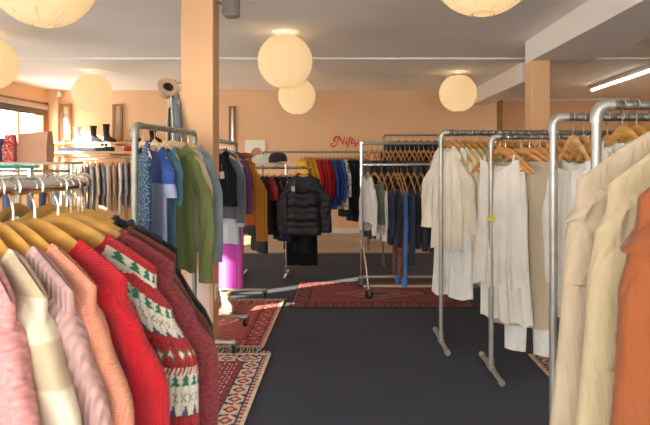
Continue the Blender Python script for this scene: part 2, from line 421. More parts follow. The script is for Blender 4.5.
RED1 = ['#A8403F', '#D9B8A4', '#3B4566', '#E2CFB8', '#8A2F38']
RED2 = ['#B24A44', '#D99A86', '#3D3A52', '#DDB9A0', '#93353A']
RED3 = ['#8E3A38', '#B56A5C', '#2F2A36', '#C08D78', '#6E2A2E']
rug('oriental_rug', -1.75, -.545, 2.05, 4.16, .0115, 'a', 'red and cream patterned rug with fringe beside the hanging sweaters', RED1, (1, -1))
rug('oriental_rug', -1.75, -.62, 4.30, 5.76, .0115, 'c', 'faded red patterned rug beside the foot of the peach column', RED2, (1, -1))
rug('oriental_rug', -.55, 1.25, 5.46, 6.6, .0115, 'b', 'dark red patterned rug lying across the aisle under the denim rack', RED3, ())
rug('oriental_rug', 1.32, 2.3, 3.5, 4.15, .0115, 'a', 'small patterned rug mostly hidden under the right side racks', RED1, ())

# ------------------------------------------------------------------ racks
def grooved(p0, p1, r, pitch=.055):
    p0, p1 = Vector(p0), Vector(p1); L = (p1 - p0).length; n = max(2, int(L / pitch)); path, rr = [], []
    for i in range(n):
        a, b = i / n, (i + 1) / n
        for t, k in ((a + .06 / n, 1), (a + .5 / n, 1.0), (b - .06 / n, 1), (b - .03 / n, .9), (b, .9)): path.append(p0.lerp(p1, t)); rr.append(r * k)
    return path, rr
def caster(parent, x, y, r=.035, rz=0):
    c, s = cos(rz), sin(rz)
    f = MB(); f.box((x, y, r * 2 + .012), (.045, .045, .012), rz)
    for k in (-1, 1): f.box((x - s * k * .017, y + c * k * .017, r * 1.45), (.034, .004, r * 1.5), rz)
    f.tube([(x, y, 2 * r + .01), (x, y, 2 * r + .04)], .008, 8)
    o = obj('caster', f, M_steel, parent)
    w = MB(); ring = [[(x + c * (rad * cos(2 * pi * k / 20)) - s * h, y + s * (rad * cos(2 * pi * k / 20)) + c * h, r + .001 + rad * sin(2 * pi * k / 20)) for k in range(20)] for rad, h in ((.004, -.012), (r * .8, -.012), (r, -.007), (r, .007), (r * .8, .012), (.004, .012))]
    w.loft(ring, True, True); obj('wheel', w, M_black, o)
def pipe_rack(P0, P1, H, label, mat, r=.017, foot=.5, casters=True, ends=(True, True), grooves=True):
    P0, P1 = Vector((*P0, 0)), Vector((*P1, 0)); d = (P1 - P0); L = d.length; rz = atan2(d.y, d.x)
    t = thing('clothing_rack', label, 'clothing rack', P0, rz, 'pipe clothing racks')
    fz = .085 if casters else .022
    if grooves: pa, rr = grooved((.04, 0, H), (L - .04, 0, H), r)
    else: pa, rr = [(.04, 0, H), (L - .04, 0, H)], r
    obj('rail', MB().tube(pa, rr, 14), M_rail if mat is M_galv else mat, t)
    for i, (x, on) in enumerate(zip((0, L), ends)):
        if not on: continue
        s = 1 if i == 0 else -1
        obj('post', MB().tube([(x, 0, fz), (x, 0, H - .04)], r, 14), mat, t)
        e = [(x, 0, H - .065), (x, 0, H - .045)] + [(x + s * .04 * (1 - cos(a)), 0, H - .04 + .04 * sin(a)) for a in (0, .35, .7, 1.05, 1.4, pi / 2)] + [(x + s * .06, 0, H)]
        er = [r * 1.3, r * 1.3] + [r * 1.25] * 6 + [r * 1.3]
        obj('elbow', MB().tube(e, er, 14, up=(0, 1, 0)), mat, t)
        tee = MB().tube([(x, 0, fz + r), (x, 0, fz + .06)], r * 1.28, 14).tube([(x, -.045, fz), (x, .045, fz)], r * 1.28, 14)
        obj('tee_fitting', tee, mat, t)
        ft = MB().tube([(x, -foot / 2, fz), (x, foot / 2, fz)], r, 14)
        for k in (-1, 1): ft.tube([(x, k * foot / 2 - k * .02, fz), (x, k * (foot / 2 + .012), fz)], r * 1.25, 14)
        obj('foot', ft, mat, t)
        if casters:
            for k in (-1, 1): caster(t, x, k * (foot / 2 - .005), .032, .5 * k + i)
    return t

# ------------------------------------------------------------------ hangers
HMESH = {}
def sag(x, half=.21, dr=.085):
    x = abs(x); y = dr * (min(x, half) / half) ** 1.35
    return y + max(0, x - half) * .75
def hanger_meshes(mat, bar, dr, fine):
    key = (mat.name, bar, dr, fine)
    if key in HMESH: return HMESH[key]
    b = MB(); n = 12 if fine else 6; pth = []; rr = []
    for i in range(2 * n + 1):
        x = -.21 + .42 * i / (2 * n); pth.append((x, 0, -.088 - sag(x, .21, dr)))
        e = min(1, (1 - abs(x) / .21) * 8 + .55); rr.append(((.0245 if fine else .020) - .012 * abs(x) / .21) * e)
    b.tube(pth, rr, 10 if fine else 6, flat=(1, .4), up=(0, 0, 1))
    ob = obj('arms', b, mat); parts = [ob.data]
    bpy.data.objects.remove(ob)
    h = MB(); R = .0215
    pth = [(R * cos(a), 0, R * sin(a)) for a in [radians(-25 + 205 * k / 9) for k in range(10)]]
    pth = [(-p[0], 0, p[2]) for p in pth]
    pth += [(R * cos(radians(-30 * k)), 0, R * sin(radians(-30 * k))) for k in (1, 2)] + [(.003, 0, -.034), (0, 0, -.045), (0, 0, -.075)]
    h.tube(pth, .0021, 6, up=(0, 1, 0)); oh = obj('hook', h, M_hook); parts.append(oh.data); bpy.data.objects.remove(oh)
    if bar:
        q = MB().tube([(-.185, 0, -.088 - dr * .84), (-.1, 0, -.097 - dr * .84), (.1, 0, -.097 - dr * .84), (.185, 0, -.088 - dr * .84)], .0055, 8); oq = obj('trouser_bar', q, mat); parts.append(oq.data); bpy.data.objects.remove(oq)
    HMESH[key] = parts; return parts
def hanger(pos, yaw, label, group, mat, bar=False, dr=.085, fine=False):
    t = thing('coat_hanger', label, 'hanger', pos, yaw, group)
    for nm, me in zip(('arms', 'hook', 'trouser_bar'), hanger_meshes(mat, bar, dr, fine)):
        o = bpy.data.objects.new(nm, me); COL.objects.link(o); o.parent = t
    return t

# ------------------------------------------------------------------ garments
def sstep(x): x = max(0, min(1, x)); return x * x * (3 - 2 * x)
def upper(t, M, wsh=.215, neck=.085, drop=.05, bdrop=.012, L=.66, wb=.22, D=.022, sleeve=.55, r0=.062, r1=.042, out=.03, rip=.006, kf=3, fine=False, dr=.085, ph=None,
          hem=False, cuff=False, collar=None, trimM=None, strap=None, puff=0, pattern=None, placket=False, tilt=0, armcut=0, fwd=0, wm=None, hemtrim=.05, open_l=0, sfl=.5):
    """Loft a top / dress / coat hanging from a hanger: body shell, sleeves, collar, cuffs."""
    rnd = random.Random(int(t.location.x * 1000) * 7 + int(t.location.y * 1000)); ph = rnd.random() * 6 if ph is None else ph
    n, rows = ((240, 160) if pattern else (72, 44)) if fine else (30, 16)
    wm = wm if wm else (wsh + wb) / 2 - .008
    def ztop(x, fr):
        if strap:
            e = abs(x) / max(wsh, .01); return -strap - (.03 * cos(e * pi)) * (1 if fr > 0 else .2) + .02 * e
        if abs(x) < neck:
            return -.066 - sag(neck, .21, dr) - (drop if fr > 0 else bdrop) * sqrt(max(0, 1 - (x / neck) ** 2))
        return -.066 - sag(x, .21, dr)
    def W(tt):
        if tt < .3: return wsh + (wm - wsh) * sstep(tt / .3)
        return wm + (wb - wm) * ((tt - .3) / .7) ** 1.2
    def pt(i, tt, infl=1.0):
        a = 2 * pi * i / n; c, s = cos(a), sin(a)
        xs = math.copysign(abs(c) ** .85, c); ys = math.copysign(abs(s) ** (.4 + .35 * sstep(tt / .25)), s)
        x = xs * W(tt); z0 = ztop(xs * wsh, s)
        z = z0 + (-L - .066 - z0) * tt
        dd = .015 + (max(D, .016) - .015) * sstep(tt / .22)
        if puff: dd *= 1 + .35 * abs(sin(puff * pi * tt)) ** .7 - .15
        y = ys * dd * infl
        g = tt ** .9
        y += s * abs(s) * rip * g * sin(kf * pi * xs + ph + 1.3 * tt) + rip * .7 * g * sin((kf + 1.7) * 1.3 * xs + ph * 2)
        x += rip * .6 * g * sin(5 * tt + ph) + tilt * tt
        if tt > .9: z += rip * .7 * sin(kf * 2 * xs + ph)
        return Vector((x * infl, y + fwd * tt, z))
    rings = [[pt(i, r / rows) for i in range(n)] for r in range(rows + 1)]
    if not strap:
        rings.insert(0, [Vector((p.x, p.y * .12, p.z + .007)) if abs(p.x) > neck else Vector((p.x, p.y * .96, p.z - .003)) for p in rings[0]])
    inner = [[p * 1.0 for p in rings[-1]] for _ in range(2)]
    for k, up in enumerate((.002, .05)):
        inner[k] = [Vector((p.x * (.985 - .02 * k), p.y * (.85 - .1 * k), p.z + up)) for p in rings[-1]]
    b = MB()
    if pattern:
        vs = [p for r in rings + inner for p in r]; nr = len(rings) + 2; b.v = vs
        for r in range(nr - 1):
            for i in range(n):
                k = (i + 1) % n; b.f.append((r * n + i, r * n + k, (r + 1) * n + k, (r + 1) * n + i)); b.mi.append(pattern(i, r))
        obj('body', b, M, t)
    else:
        b.loft(rings + inner); obj('body', b, M, t)
    M0 = M[0] if isinstance(M, (list, tuple)) else M
    tM = trimM or M0
    zs = -.066 - sag(wsh, .21, dr)
    if sleeve:
        for s in (-1, 1):
            sb = MB(); ns, nr = ((150, 140) if pattern else (40, 34)) if fine else (14, 10); rg = []
            p0 = Vector((s * (wsh - .045), 0, zs - .018 + .012))
            for k in range(nr + 1):
                u = k / nr
                cx = s * (wsh - .028 + (out + .028) * sstep(u / .35) + .02 * u); cz = zs - .035 - sleeve * u
                rx = r0 + (r1 - r0) * u; ry = min(rx * sfl, D * 1.15 + .008)
                if k == 0: rx *= .72
                cy = fwd * u * .7 + .012 * sin(ph + 3 * u) * u
                if puff: rx *= 1 + .08 * abs(sin(puff * pi * u)); ry *= 1 + .3 * abs(sin(puff * pi * u)) - .15
                til = .75 * (1 - sstep(u / .3))
                rg.append([Vector((cx + rx * cos(2 * pi * i / ns) + rip * .5 * sin(9 * u + ph), cy + ry * sin(2 * pi * i / ns) * (1 + .12 * sin(14 * u + i)),
                                   cz - s * rx * cos(2 * pi * i / ns) * til)) for i in range(ns)])
            cap = [Vector((sum(p.x for p in rg[0]) / ns, 0, sum(p.z for p in rg[0]) / ns + .018)) + (p - Vector((sum(q.x for q in rg[0]) / ns, 0, sum(q.z for q in rg[0]) / ns))) * .55 for p in rg[0]]
            last = [Vector((p.x * .3 + .7 * sum(q.x for q in rg[-1]) / ns, p.y * .6, p.z + .02)) for p in rg[-1]]
            allr = [cap] + rg + [last]
            if pattern:
                sb.v = [p for r in allr for p in r]
                for r in range(len(allr) - 1):
                    for i in range(ns):
                        k2 = (i + 1) % ns; sb.f.append((r * ns + i, r * ns + k2, (r + 1) * ns + k2, (r + 1) * ns + i)); sb.mi.append(pattern(i, r + 2))
                so = obj('sleeve', sb, M, t)
            else:
                sb.loft(allr, True, True); so = obj('sleeve', sb, M, t)
            if cuff:
                cb = MB(); q = rg[-1]; c0 = Vector((sum(p.x for p in q) / ns, sum(p.y for p in q) / ns, sum(p.z for p in q) / ns))
                cb.loft([[c0 + (p - c0) * f + Vector((0, 0, dz)) for p in q] for f, dz in (((.9, .05), (1.06, .045), (1.06, -.005), (.8, -.008)) if cuff is True else ((.98, .012), (1.02, .01), (1.03, -.006), (.9, -.01)))])
                obj('cuff', cb, tM, so)
    if hem:
        hb = MB(); q = rings[-1]; h0 = rings[-1 - max(1, int(rows * hemtrim / L))]
        hb.loft([[Vector((p.x * 1.015, p.y * 1.12, p.z)) for p in h0], [Vector((p.x * 1.02, p.y * 1.18, p.z)) for p in q], [Vector((p.x * .97, p.y * .8, p.z - .003)) for p in q]])
        obj('hem_band', hb, tM, t)
    if collar:
        cb = MB(); k0 = 26; pts = []
        for k in range(k0):
            a = 2 * pi * k / k0; x = neck * cos(a); fr = sin(a)
            pts.append(Vector((x * 1.02, (.011 + .006) * math.copysign(abs(fr) ** .7, fr) if abs(fr) > 1e-3 else 0, ztop(x * .999, fr) + .002)))
        if collar == 'crew': cb.tube(pts, .009, 7, closed=True, flat=(1.5, .7))
        elif collar == 'shirt':
            cb.loft([[p + Vector((0, 0, -.006)) for p in pts], [Vector((p.x * .95, p.y * 1.1, p.z + .03)) for p in pts], [Vector((p.x * 1.04, p.y * 1.5, p.z + .026)) for p in pts], [Vector((p.x * 1.22, p.y * 2.0 + .004, p.z - .022)) for p in pts]])
        elif collar == 'hood':
            cb.loft([[p + Vector((0, 0, -.005)) for p in pts], [Vector((p.x * 1.15, p.y * 2.2 + .02, p.z + .045)) for p in pts], [Vector((p.x * 1.25, p.y * 3 + .045, p.z + .01)) for p in pts], [Vector((p.x * .9, p.y * 2 + .06, p.z - .1)) for p in pts]])
        obj({'crew': 'neckband', 'shirt': 'collar', 'hood': 'hood'}[collar], cb, tM, t)
    if strap:
        for s in (-1, 1):
            z1 = -.066 - sag(.1, .21, dr)
            q = MB().tube([(s * wsh * .62, .012, -strap - .02), (s * .105, .012, z1 - .02), (s * .1, 0, z1 + .004), (s * .105, -.012, z1 - .02), (s * wsh * .62, -.012, -strap - .02)], .007, 6, flat=(.4, 1.3), up=(0, 1, 0))
            obj('strap', q, tM, t)
    if placket:
        pb = MB(); m = 14
        lv = [pt(int(n * .25), .12 + .86 * k / m) for k in range(m + 1)]
        for sgn in (1,):
            pb.loft([[Vector((p.x - .016, p.y + .003, p.z)), Vector((p.x + .016, p.y + .003, p.z)), Vector((p.x + .016, p.y - .003, p.z)), Vector((p.x - .016, p.y - .003, p.z))] for p in lv], True, True)
        po = obj('placket', pb, tM, t)
        for k in range(1, m, 2):
            p = lv[k]; obj('button', MB().lathe([(.0005, .004), (.007, .004), (.007, 0)], (p.x, p.y + .003, p.z), 10, 'Y'), plain('#E8E2D2', .4), po)
    return t
def trousers(t, M, w=.19, L=1.0, D=.024, leg=.1, top=.16, rip=.004, ph=None, flare=0, shorts=False, fold=0, fine=False):
    rnd = random.Random(int(t.location.x * 1000) + 3); ph = rnd.random() * 6 if ph is None else ph
    b = MB(); n = 24; zc = -top - .27
    b.loft([[Vector((w * (1 + .12 * u) * math.copysign(abs(cos(2 * pi * i / n)) ** .8, cos(2 * pi * i / n)), (.012 + (D - .012) * sstep(u * 2)) * sin(2 * pi * i / n) + rip * u * sin(6 * cos(2 * pi * i / n) + ph), -top - .29 * u)) for i in range(n)] for u in (0, .2, .4, .6, .8, 1)])
    obj('seat', b, M, t)
    wbm = MB(); wbm.loft([[Vector((w * 1.02 * math.copysign(abs(cos(2 * pi * i / n)) ** .8, cos(2 * pi * i / n)), f * sin(2 * pi * i / n), z)) for i in range(n)] for f, z in ((.011, -top + .004), (.0165, -top + .002), (.0175, -top - .036), (.013, -top - .04))])
    obj('waistband', wbm, M, t)
    for s in (-1, 1):
        lb = MB(); rg = []; m = 10
        for k in range(m + 1):
            u = k / m; rx = (w * .56 * (1 - u) + (leg * .5 + flare) * u) if u > 0 else w * .54
            cx = s * (w * .56 + .004 * u - (w * .56 - leg * .62) * .3 * u)
            rg.append([Vector((cx + rx * cos(2 * pi * i / 16) + rip * sin(5 * u + ph + s), D * .9 * sin(2 * pi * i / 16) * (1 + .2 * sin(7 * u + i * 2 + ph)) + s * .003, zc - (L - .27) * u)) for i in range(16)])
        lb.loft(rg, True, True); obj('leg', lb, M, t)
    return t
def skirt(t, M, w=.16, wb=.26, L=.6, D=.03, top=.16, rip=.012, kf=5, ph=1.0):
    b = MB(); n = 48; rows = 14
    b.loft([[Vector(((w + (wb - w) * u ** .8) * math.copysign(abs(cos(2 * pi * i / n)) ** .85, cos(2 * pi * i / n)), (.012 + (D - .012) * sstep(u * 3)) * sin(2 * pi * i / n) + rip * u * sin(kf * 2 * pi * i / n + ph), -top - L * u)) for i in range(n)] for u in [k / rows for k in range(rows + 1)]])
    obj('panel', b, M, t)
    q = MB(); q.loft([[Vector((w * 1.02 * cos(2 * pi * i / n), f * sin(2 * pi * i / n), z)) for i in range(n)] for f, z in ((.012, -top + .005), (.018, -top), (.018, -top - .03), (.013, -top - .035))]); obj('waistband', q, M, t)
    return t
def tagcard(t, x, z, y=-.04, m='#EFE9DC', s=(.04, .06)):
    q = MB().box((x, y, z), (s[0], .002, s[1]), .2, 0, 0, .1).tube([(x, y, z + s[1] / 2), (x * .9, y * .7, z + s[1] / 2 + .07)], .001, 4)
    obj('price_tag', q, plain(m, .7), t)
KW = {}
def hang(pos, yaw, kind, name, cat, label, short, fab, rack, hmat=H_orange, fine=False, bar=False, hlabel=None, hgroup=None, tagc=None, hdr=.15, **kw):
    t = thing(name, label, cat, pos, yaw, 'garments on the ' + rack)
    {'u': upper, 't': trousers, 's': skirt}[kind](t, fab, **({'fine': fine} if kind == 'u' else {}), **kw)
    if tagc: tagcard(t, *tagc)
    dr = kw.get('dr', .085) if kind == 'u' else hdr
    hanger(pos, yaw, hlabel or f'wooden hanger holding the {short}', hgroup or ('wooden hangers on the ' + rack), hmat, bar or kind != 'u', dr, fine)
    return t
exec_parts = True

# ------------------------------------------------------------------ round chrome rack with sweaters (near left)
RC, RR, RZ = Vector((-1.005, 1.30, 0)), .37, 1.364
t = thing('round_clothing_rack', 'round chrome clothing rack with a green edged glass top, full of sweaters', 'clothing rack', RC)
q = MB(); N = 96
q.tube([(RR * cos(2 * pi * k / N), RR * sin(2 * pi * k / N), RZ) for k in range(N)], [.0145 * (.92 if k % 4 == 0 else 1) for k in range(N)], 14, closed=True)
obj('ring_rail', q, M_chrome, t)
q = MB()
for a in (radians(35), radians(125)):
    q.tube([(RR * cos(a), RR * sin(a), RZ), (-RR * cos(a), -RR * sin(a), RZ)], .011, 10)
obj('cross_bar', q, M_chrome, t)
obj('post', MB().tube([(0, 0, .05), (0, 0, RZ + .02)], .02, 14), M_chrome, t)
q = MB()
for a in (radians(35), radians(125)): q.tube([(.36 * cos(a), .36 * sin(a), .03), (-.36 * cos(a), -.36 * sin(a), .03)], .016, 10)
obj('base', q, M_chrome, t)
gt = MB().lathe([(0.001, RZ + .036), (.27, RZ + .036)], (0, 0, 0), 64).lathe([(.27, RZ + .044), (0.001, RZ + .044)], (0, 0, 0), 64)
go = obj('glass_top', gt, M_gtop, t)
obj('glass_edge', MB().lathe([(.27, RZ + .036), (.272, RZ + .04), (.27, RZ + .044)], (0, 0, 0), 64), M_gedge, go)
q = MB()
for k in range(4): q.tube([(.25 * cos(k * pi / 2 + .6), .25 * sin(k * pi / 2 + .6), RZ + .014), (.25 * cos(k * pi / 2 + .6), .25 * sin(k * pi / 2 + .6), RZ + .036)], .01, 8)
for k in range(2): q.tube([(.25 * cos(k * pi / 2 + .6), .25 * sin(k * pi / 2 + .6), RZ), (-.25 * cos(k * pi / 2 + .6), -.25 * sin(k * pi / 2 + .6), RZ)], .008, 8)
obj('glass_support', q, M_chrome, t)

FI = [fabric('#E9E0CB', 'knit'), fabric('#B5262B', 'knit'), fabric('#2E7D5E', 'knit'), fabric('#5D4A63', 'knit'), fabric('#7E1D26', 'knit')]
def fair(i, r):
    r -= 4
    if r < 0: return 1
    k = r % 46
    if k < 8:                                    # green trees
        u = abs(i % 10 - 4.5)
        return 2 if k < 6 and u < (k % 3) * 1.0 + .8 + k * .25 else 0
    if k < 16:                                   # purple crosses
        u, v = i % 8 - 4, k - 12
        return 3 if abs(u) == abs(v) and abs(u) < 3 else 0
    if k < 27:                                   # purple hills over red
        u = abs(i % 12 - 5.5); v = k - 16
        return 3 if u < v * .7 and v < 7 else (1 if v >= 6 else 0)
    if k < 42:                                   # red ground with cream and green diamonds
        u, v = abs(i % 10 - 5), abs(k - 34)
        return 0 if u + v < 3 else (2 if u + v == 4 else (4 if u + v > 9 else 1))
    return 1 if (i + k) % 4 < 2 else 0
RK = 'round chrome rack'
def on_ring(th, *a, **k):
    th = radians(th); p = RC + Vector((RR * cos(th), -RR * sin(th), RZ))
    return hang(p, pi - th, *a, rack=RK, hmat=H_pine, **k)
big = dict(fine=True, wsh=.225, wb=.24, neck=.12, drop=.05, bdrop=.02, D=.017, r0=.062, r1=.05, out=.03, sleeve=.55, L=.64, dr=.105, rip=.004, hem=True, cuff=True, collar='crew')
on_ring(39, 'u', 'sweater', 'sweater', 'chunky dusty pink knitted sweater, the one closest to the viewer', 'closest dusty pink sweater', fabric('#DE9A98', 'chunky'), **big)
on_ring(34, 'u', 'cardigan', 'cardigan', 'beige and oatmeal banded cardigan between pink and mauve sweaters', 'oatmeal banded cardigan', fabric('#C6AE92', 'stripe', '#D9CBB4', 2.2), **big)
on_ring(29.2, 'u', 'sweater', 'sweater', 'pale mauve ribbed sweater between the oatmeal cardigan and salmon sweater', 'pale mauve ribbed sweater', fabric('#CBA09B', 'rib'), **big)
s = on_ring(24.6, 'u', 'sweater', 'sweater', 'salmon pink cable knit sweater next to the bright red one', 'salmon cable knit sweater', fabric('#EE9E80', 'knit'), **big)
for o in [c for c in s.children if c.name.startswith('sleeve')]:          # raised cables down the sleeves
    sx = 1 if sum(v.co.x for v in o.data.vertices) > 0 else -1
    for k in (-1, 1):
        q = MB()
        for ph in (0, pi): q.tube([(sx * (.197 + .058 * sstep(u / .35) + .02 * u) + .010 * sin(u * 40 + ph), k * (.027 + .004 * cos(u * 40 + ph)), -.217 - .55 * u) for u in [.06 + j * .01 for j in range(90)]], .0075, 7)
        obj('cable', q, fabric('#EE9E80', 'knit'), o)
on_ring(16.8, 'u', 'sweater', 'sweater', 'bright red fine knit sweater on a wide yellow wooden hanger', 'bright red sweater', fabric('#D01F2D', 'knit'), **big)
on_ring(6, 'u', 'sweater', 'sweater', 'cream fair isle sweater with green, purple and red motifs', 'fair isle sweater', FI, pattern=fair, trimM=fabric('#A81F2A', 'rib'), **big)
on_ring(-2.5, 'u', 'sweater', 'sweater', 'burgundy flecked wool sweater at the aisle end of the round rack', 'burgundy wool sweater', fabric('#8C3B3E', 'marl', '#6B2A30'), **{**big, 'r0': .075, 'wsh': .235})
on_ring(-10, 'u', 'sweater', 'sweater', 'dark rust sweater just showing behind the burgundy one', 'dark rust sweater', fabric('#7A3A30', 'knit'), **{**big, 'fine': False})
on_ring(-18, 'u', 'jacket', 'jacket', 'black jacket shoulder poking up behind the burgundy sweater', 'black jacket behind the burgundy sweater', fabric('#1D1C20'), **{**big, 'fine': False, 'neck': .08})
side = [(-30, '#39415C', 'navy shirt'), (-48, '#5B6C8C', 'dusty blue shirt'), (-66, '#3A3644', 'dark plum top'), (-84, '#4C5878', 'slate blue top'), (-102, '#6E5560', 'faded mauve top'), (-120, '#2E3448', 'midnight blue top')]
for th, c, nm in side:
    on_ring(th, 'u', 'shirt', 'shirt', f'{nm} on the far side of the round chrome rack', f'{nm} across the round rack', fabric(c), **{**big, 'fine': False, 'wsh': .2, 'wb': .21, 'r0': .06, 'out': .01, 'L': .7})

# ------------------------------------------------------------------ grey pipe rack by the column
P0, P1 = Vector((-1.207, 3.26)), Vector((-1.118, 4.2)); HB = 1.62
pipe_rack(P0, P1, HB, 'grey pipe clothes rack on castors in front of the tall peach column', M_greypipe, .018, .6)
RK2 = 'grey pipe rack by the column'
def on_B(d, yaw, *a, **k):
    u = (d - P0.y) / (P1.y - P0.y); p = P0.lerp(P1, u)
    k.setdefault('neck', .125); k.setdefault('dr', .105); k.setdefault('drop', .06); k.setdefault('bdrop', .03)
    return hang(Vector((p.x, p.y, HB)), radians(yaw), *a, rack=RK2, hmat=k.pop('hmat', H_pale), **k)
on_B(3.36, 122, 'u', 'dress', 'dress', 'navy sleeveless dress with tiny pale print beside the grey pipe post', 'navy print dress', fabric('#2B4A68', 'dots', '#87A6BC', 70), wsh=.15, wb=.2, L=1.0, strap=.14, sleeve=0, D=.026, bar=True, rip=.01)
on_B(3.52, 128, 'u', 'shirt', 'shirt', 'satin shirt with royal blue, navy and pale lilac panels', 'royal blue panelled shirt', fabric('#3D5FB0', 'block', '#AEB4D6', 34), wsh=.2, wb=.2, L=.85, sleeve=.22, r1=.06, D=.024)
on_B(3.68, 130, 'u', 'shirt', 'shirt', 'teal blue blouse half hidden by the olive green shirt', 'teal blue blouse', fabric('#5E8FA6'), wsh=.17, wb=.16, L=.95, sleeve=.3, out=0, D=.02)
on_B(3.80, 152, 'u', 'shirt', 'shirt', 'long olive green button shirt hanging in front of the peach column', 'olive green shirt', fabric('#7C8450'), fine=True, wsh=.2, wb=.18, L=.86, sleeve=.78, r0=.066, r1=.052, D=.03, collar='shirt', placket=True, rip=.018, kf=4, cuff=True, out=.085)
on_B(3.95, 146, 'u', 'shirt', 'shirt', 'cream linen shirt sandwiched between olive shirt and grey blue jacket', 'cream linen shirt', fabric('#DDCDB0'), wsh=.215, wb=.22, L=.75, sleeve=.55, D=.022)
on_B(4.08, 150, 'u', 'jacket', 'jacket', 'grey blue denim jacket closest to the peach column', 'grey blue denim jacket', fabric('#7C8A96', 'denim'), wsh=.225, wb=.22, L=.7, sleeve=.68, r0=.064, D=.028, collar='shirt', cuff=True)

# jacket, cap hung on the column's far side
hk = thing('wall_hook', 'steel hook on the side of the peach column holding a jacket', 'hook', (-1.262, 4.46, 2.02))
obj('plate', MB().rbox((0.0, 0, 0), (.006, .03, .07), .003), M_steel, hk); obj('peg', MB().tube([(0, 0, .01), (-.06, 0, .0), (-.075, 0, .025)], .005, 8), M_steel, hk)
j = hang(Vector((-1.335, 4.46, 2.03)), radians(115), 'u', 'jacket', 'jacket', 'dark grey tracksuit jacket with pale piping hung high on the column', 'tracksuit jacket on the column', fabric('#6C7077'), 'column hook', H_pale, wsh=.16, wb=.16, L=.55, sleeve=.5, D=.035, r0=.05, neck=.06, dr=.11)
q = MB()
for s in (-1, 1): q.tube([(s * (.07 + .1 * sstep(u / 4)), .043, -.1 - .07 * u - .03 * sstep(u)) for u in [k * .5 for k in range(14)]], .005, 6)
obj('piping', q, fabric('#E9DDC8'), j)
obj('side_panel', MB().loft([[(-.155 + .1 * x, .034, z), (-.155 + .1 * x + .0, .045, z)] for x, z in ((0, 0), )] * 1 + [[(-.12, .02, -.2), (-.12, .05, -.2), (-.05, .05, -.2), (-.05, .02, -.2)]][:0] if False else [[(.02, .02, -.2), (.02, .046, -.2), (.13, .04, -.22), (.13, .02, -.22)], [(.02, .02, -.58), (.02, .048, -.58), (.14, .042, -.58), (.14, .02, -.58)]], True, True), fabric('#2A2A2E'), j)
cp = thing('bucket_hat', 'tan bucket hat with dark opening hung above the tracksuit jacket', 'hat', (-1.385, 4.42, 1.97), 0)
q = MB(); q.lathe([(.001, -.07), (.045, -.066), (.06, -.04), (.064, 0), (.085, .03), (.083, .036), (.06, .038), (.04, .03)], (0, 0, 0), 28, 'Y'); obj('crown', q, fabric('#C7A48C'), cp)
q = MB(); q.lathe([(.04, .03), (.036, .02), (.034, -.02), (.001, -.04)], (0, -0.001, 0), 28, 'Y'); obj('lining', q, fabric('#3A302C'), cp)
for c in cp.children: c.rotation_euler = (radians(30), 0, radians(215))

# ------------------------------------------------------------------ rack just beyond the column
pipe_rack((-1.15, 4.86), (-1.13, 5.86), 1.59, 'pipe clothes rack half hidden behind the peach column with mustard knit', M_greypipe, .017, .6)
RK3 = 'rack behind the column'
def on_C(y, yaw, *a, **k): return hang(Vector((-1.14, y, 1.59)), radians(yaw), *a, rack=RK3, hmat=H_pale, **k)
on_C(4.95, 165, 'u', 'top', 'top', 'short black top at the near end behind the column', 'short black top behind the column', fabric('#1C1C22'), wsh=.14, wb=.15, L=.5, sleeve=.42, out=.01, r0=.05, tagc=(-.09, -.3, .04))
on_C(5.06, 168, 'u', 'shirt', 'shirt', 'washed grey denim shirt showing beside the peach column', 'washed grey denim shirt', fabric('#56616B', 'denim'), wsh=.185, wb=.17, L=.62, sleeve=.55, r0=.06, out=.015, D=.03, collar='shirt')
on_C(5.17, 166, 'u', 'shirt', 'shirt', 'pale blue washed denim shirt hanging lower behind the grey one', 'pale blue denim shirt', fabric('#B3BFD3', 'denim'), wsh=.175, wb=.19, out=.01, L=.86, sleeve=.6, D=.026)
on_C(5.28, 166, 's', 'skirt', 'skirt', 'long magenta pink pleated skirt under the pale denim shirts', 'magenta pleated skirt', fabric('#D85FCB', 'vstripe', '#C24FB6', 12), w=.17, wb=.2, L=1.05, top=.3, rip=.012, kf=7)
on_C(5.4, 166, 'u', 'top', 'top', 'purple knit top squeezed between grey denim and mustard knit', 'purple knit top', fabric('#7E4A78', 'knit'), wsh=.195, wb=.19, L=.6, sleeve=.5, out=.015)
on_C(5.52, 168, 'u', 'jacket', 'jacket', 'brick red jacket just showing in front of the mustard knit', 'brick red jacket', fabric('#8C4038'), out=.0, wsh=.19, wb=.18, L=.6, sleeve=.5)
on_C(5.66, 172, 'u', 'cardigan', 'cardigan', 'long mustard and orange striped cardigan at the far end behind the column', 'mustard striped cardigan', fabric('#C98A2E', 'vstripe', '#A86A22', 14), dr=.12, wsh=.25, wb=.245, L=.75, sleeve=.72, out=.045, r0=.068, r1=.06, D=.03, hem=True, trimM=fabric('#D8622A', 'stripe', '#C9862E', 20), hemtrim=.2)
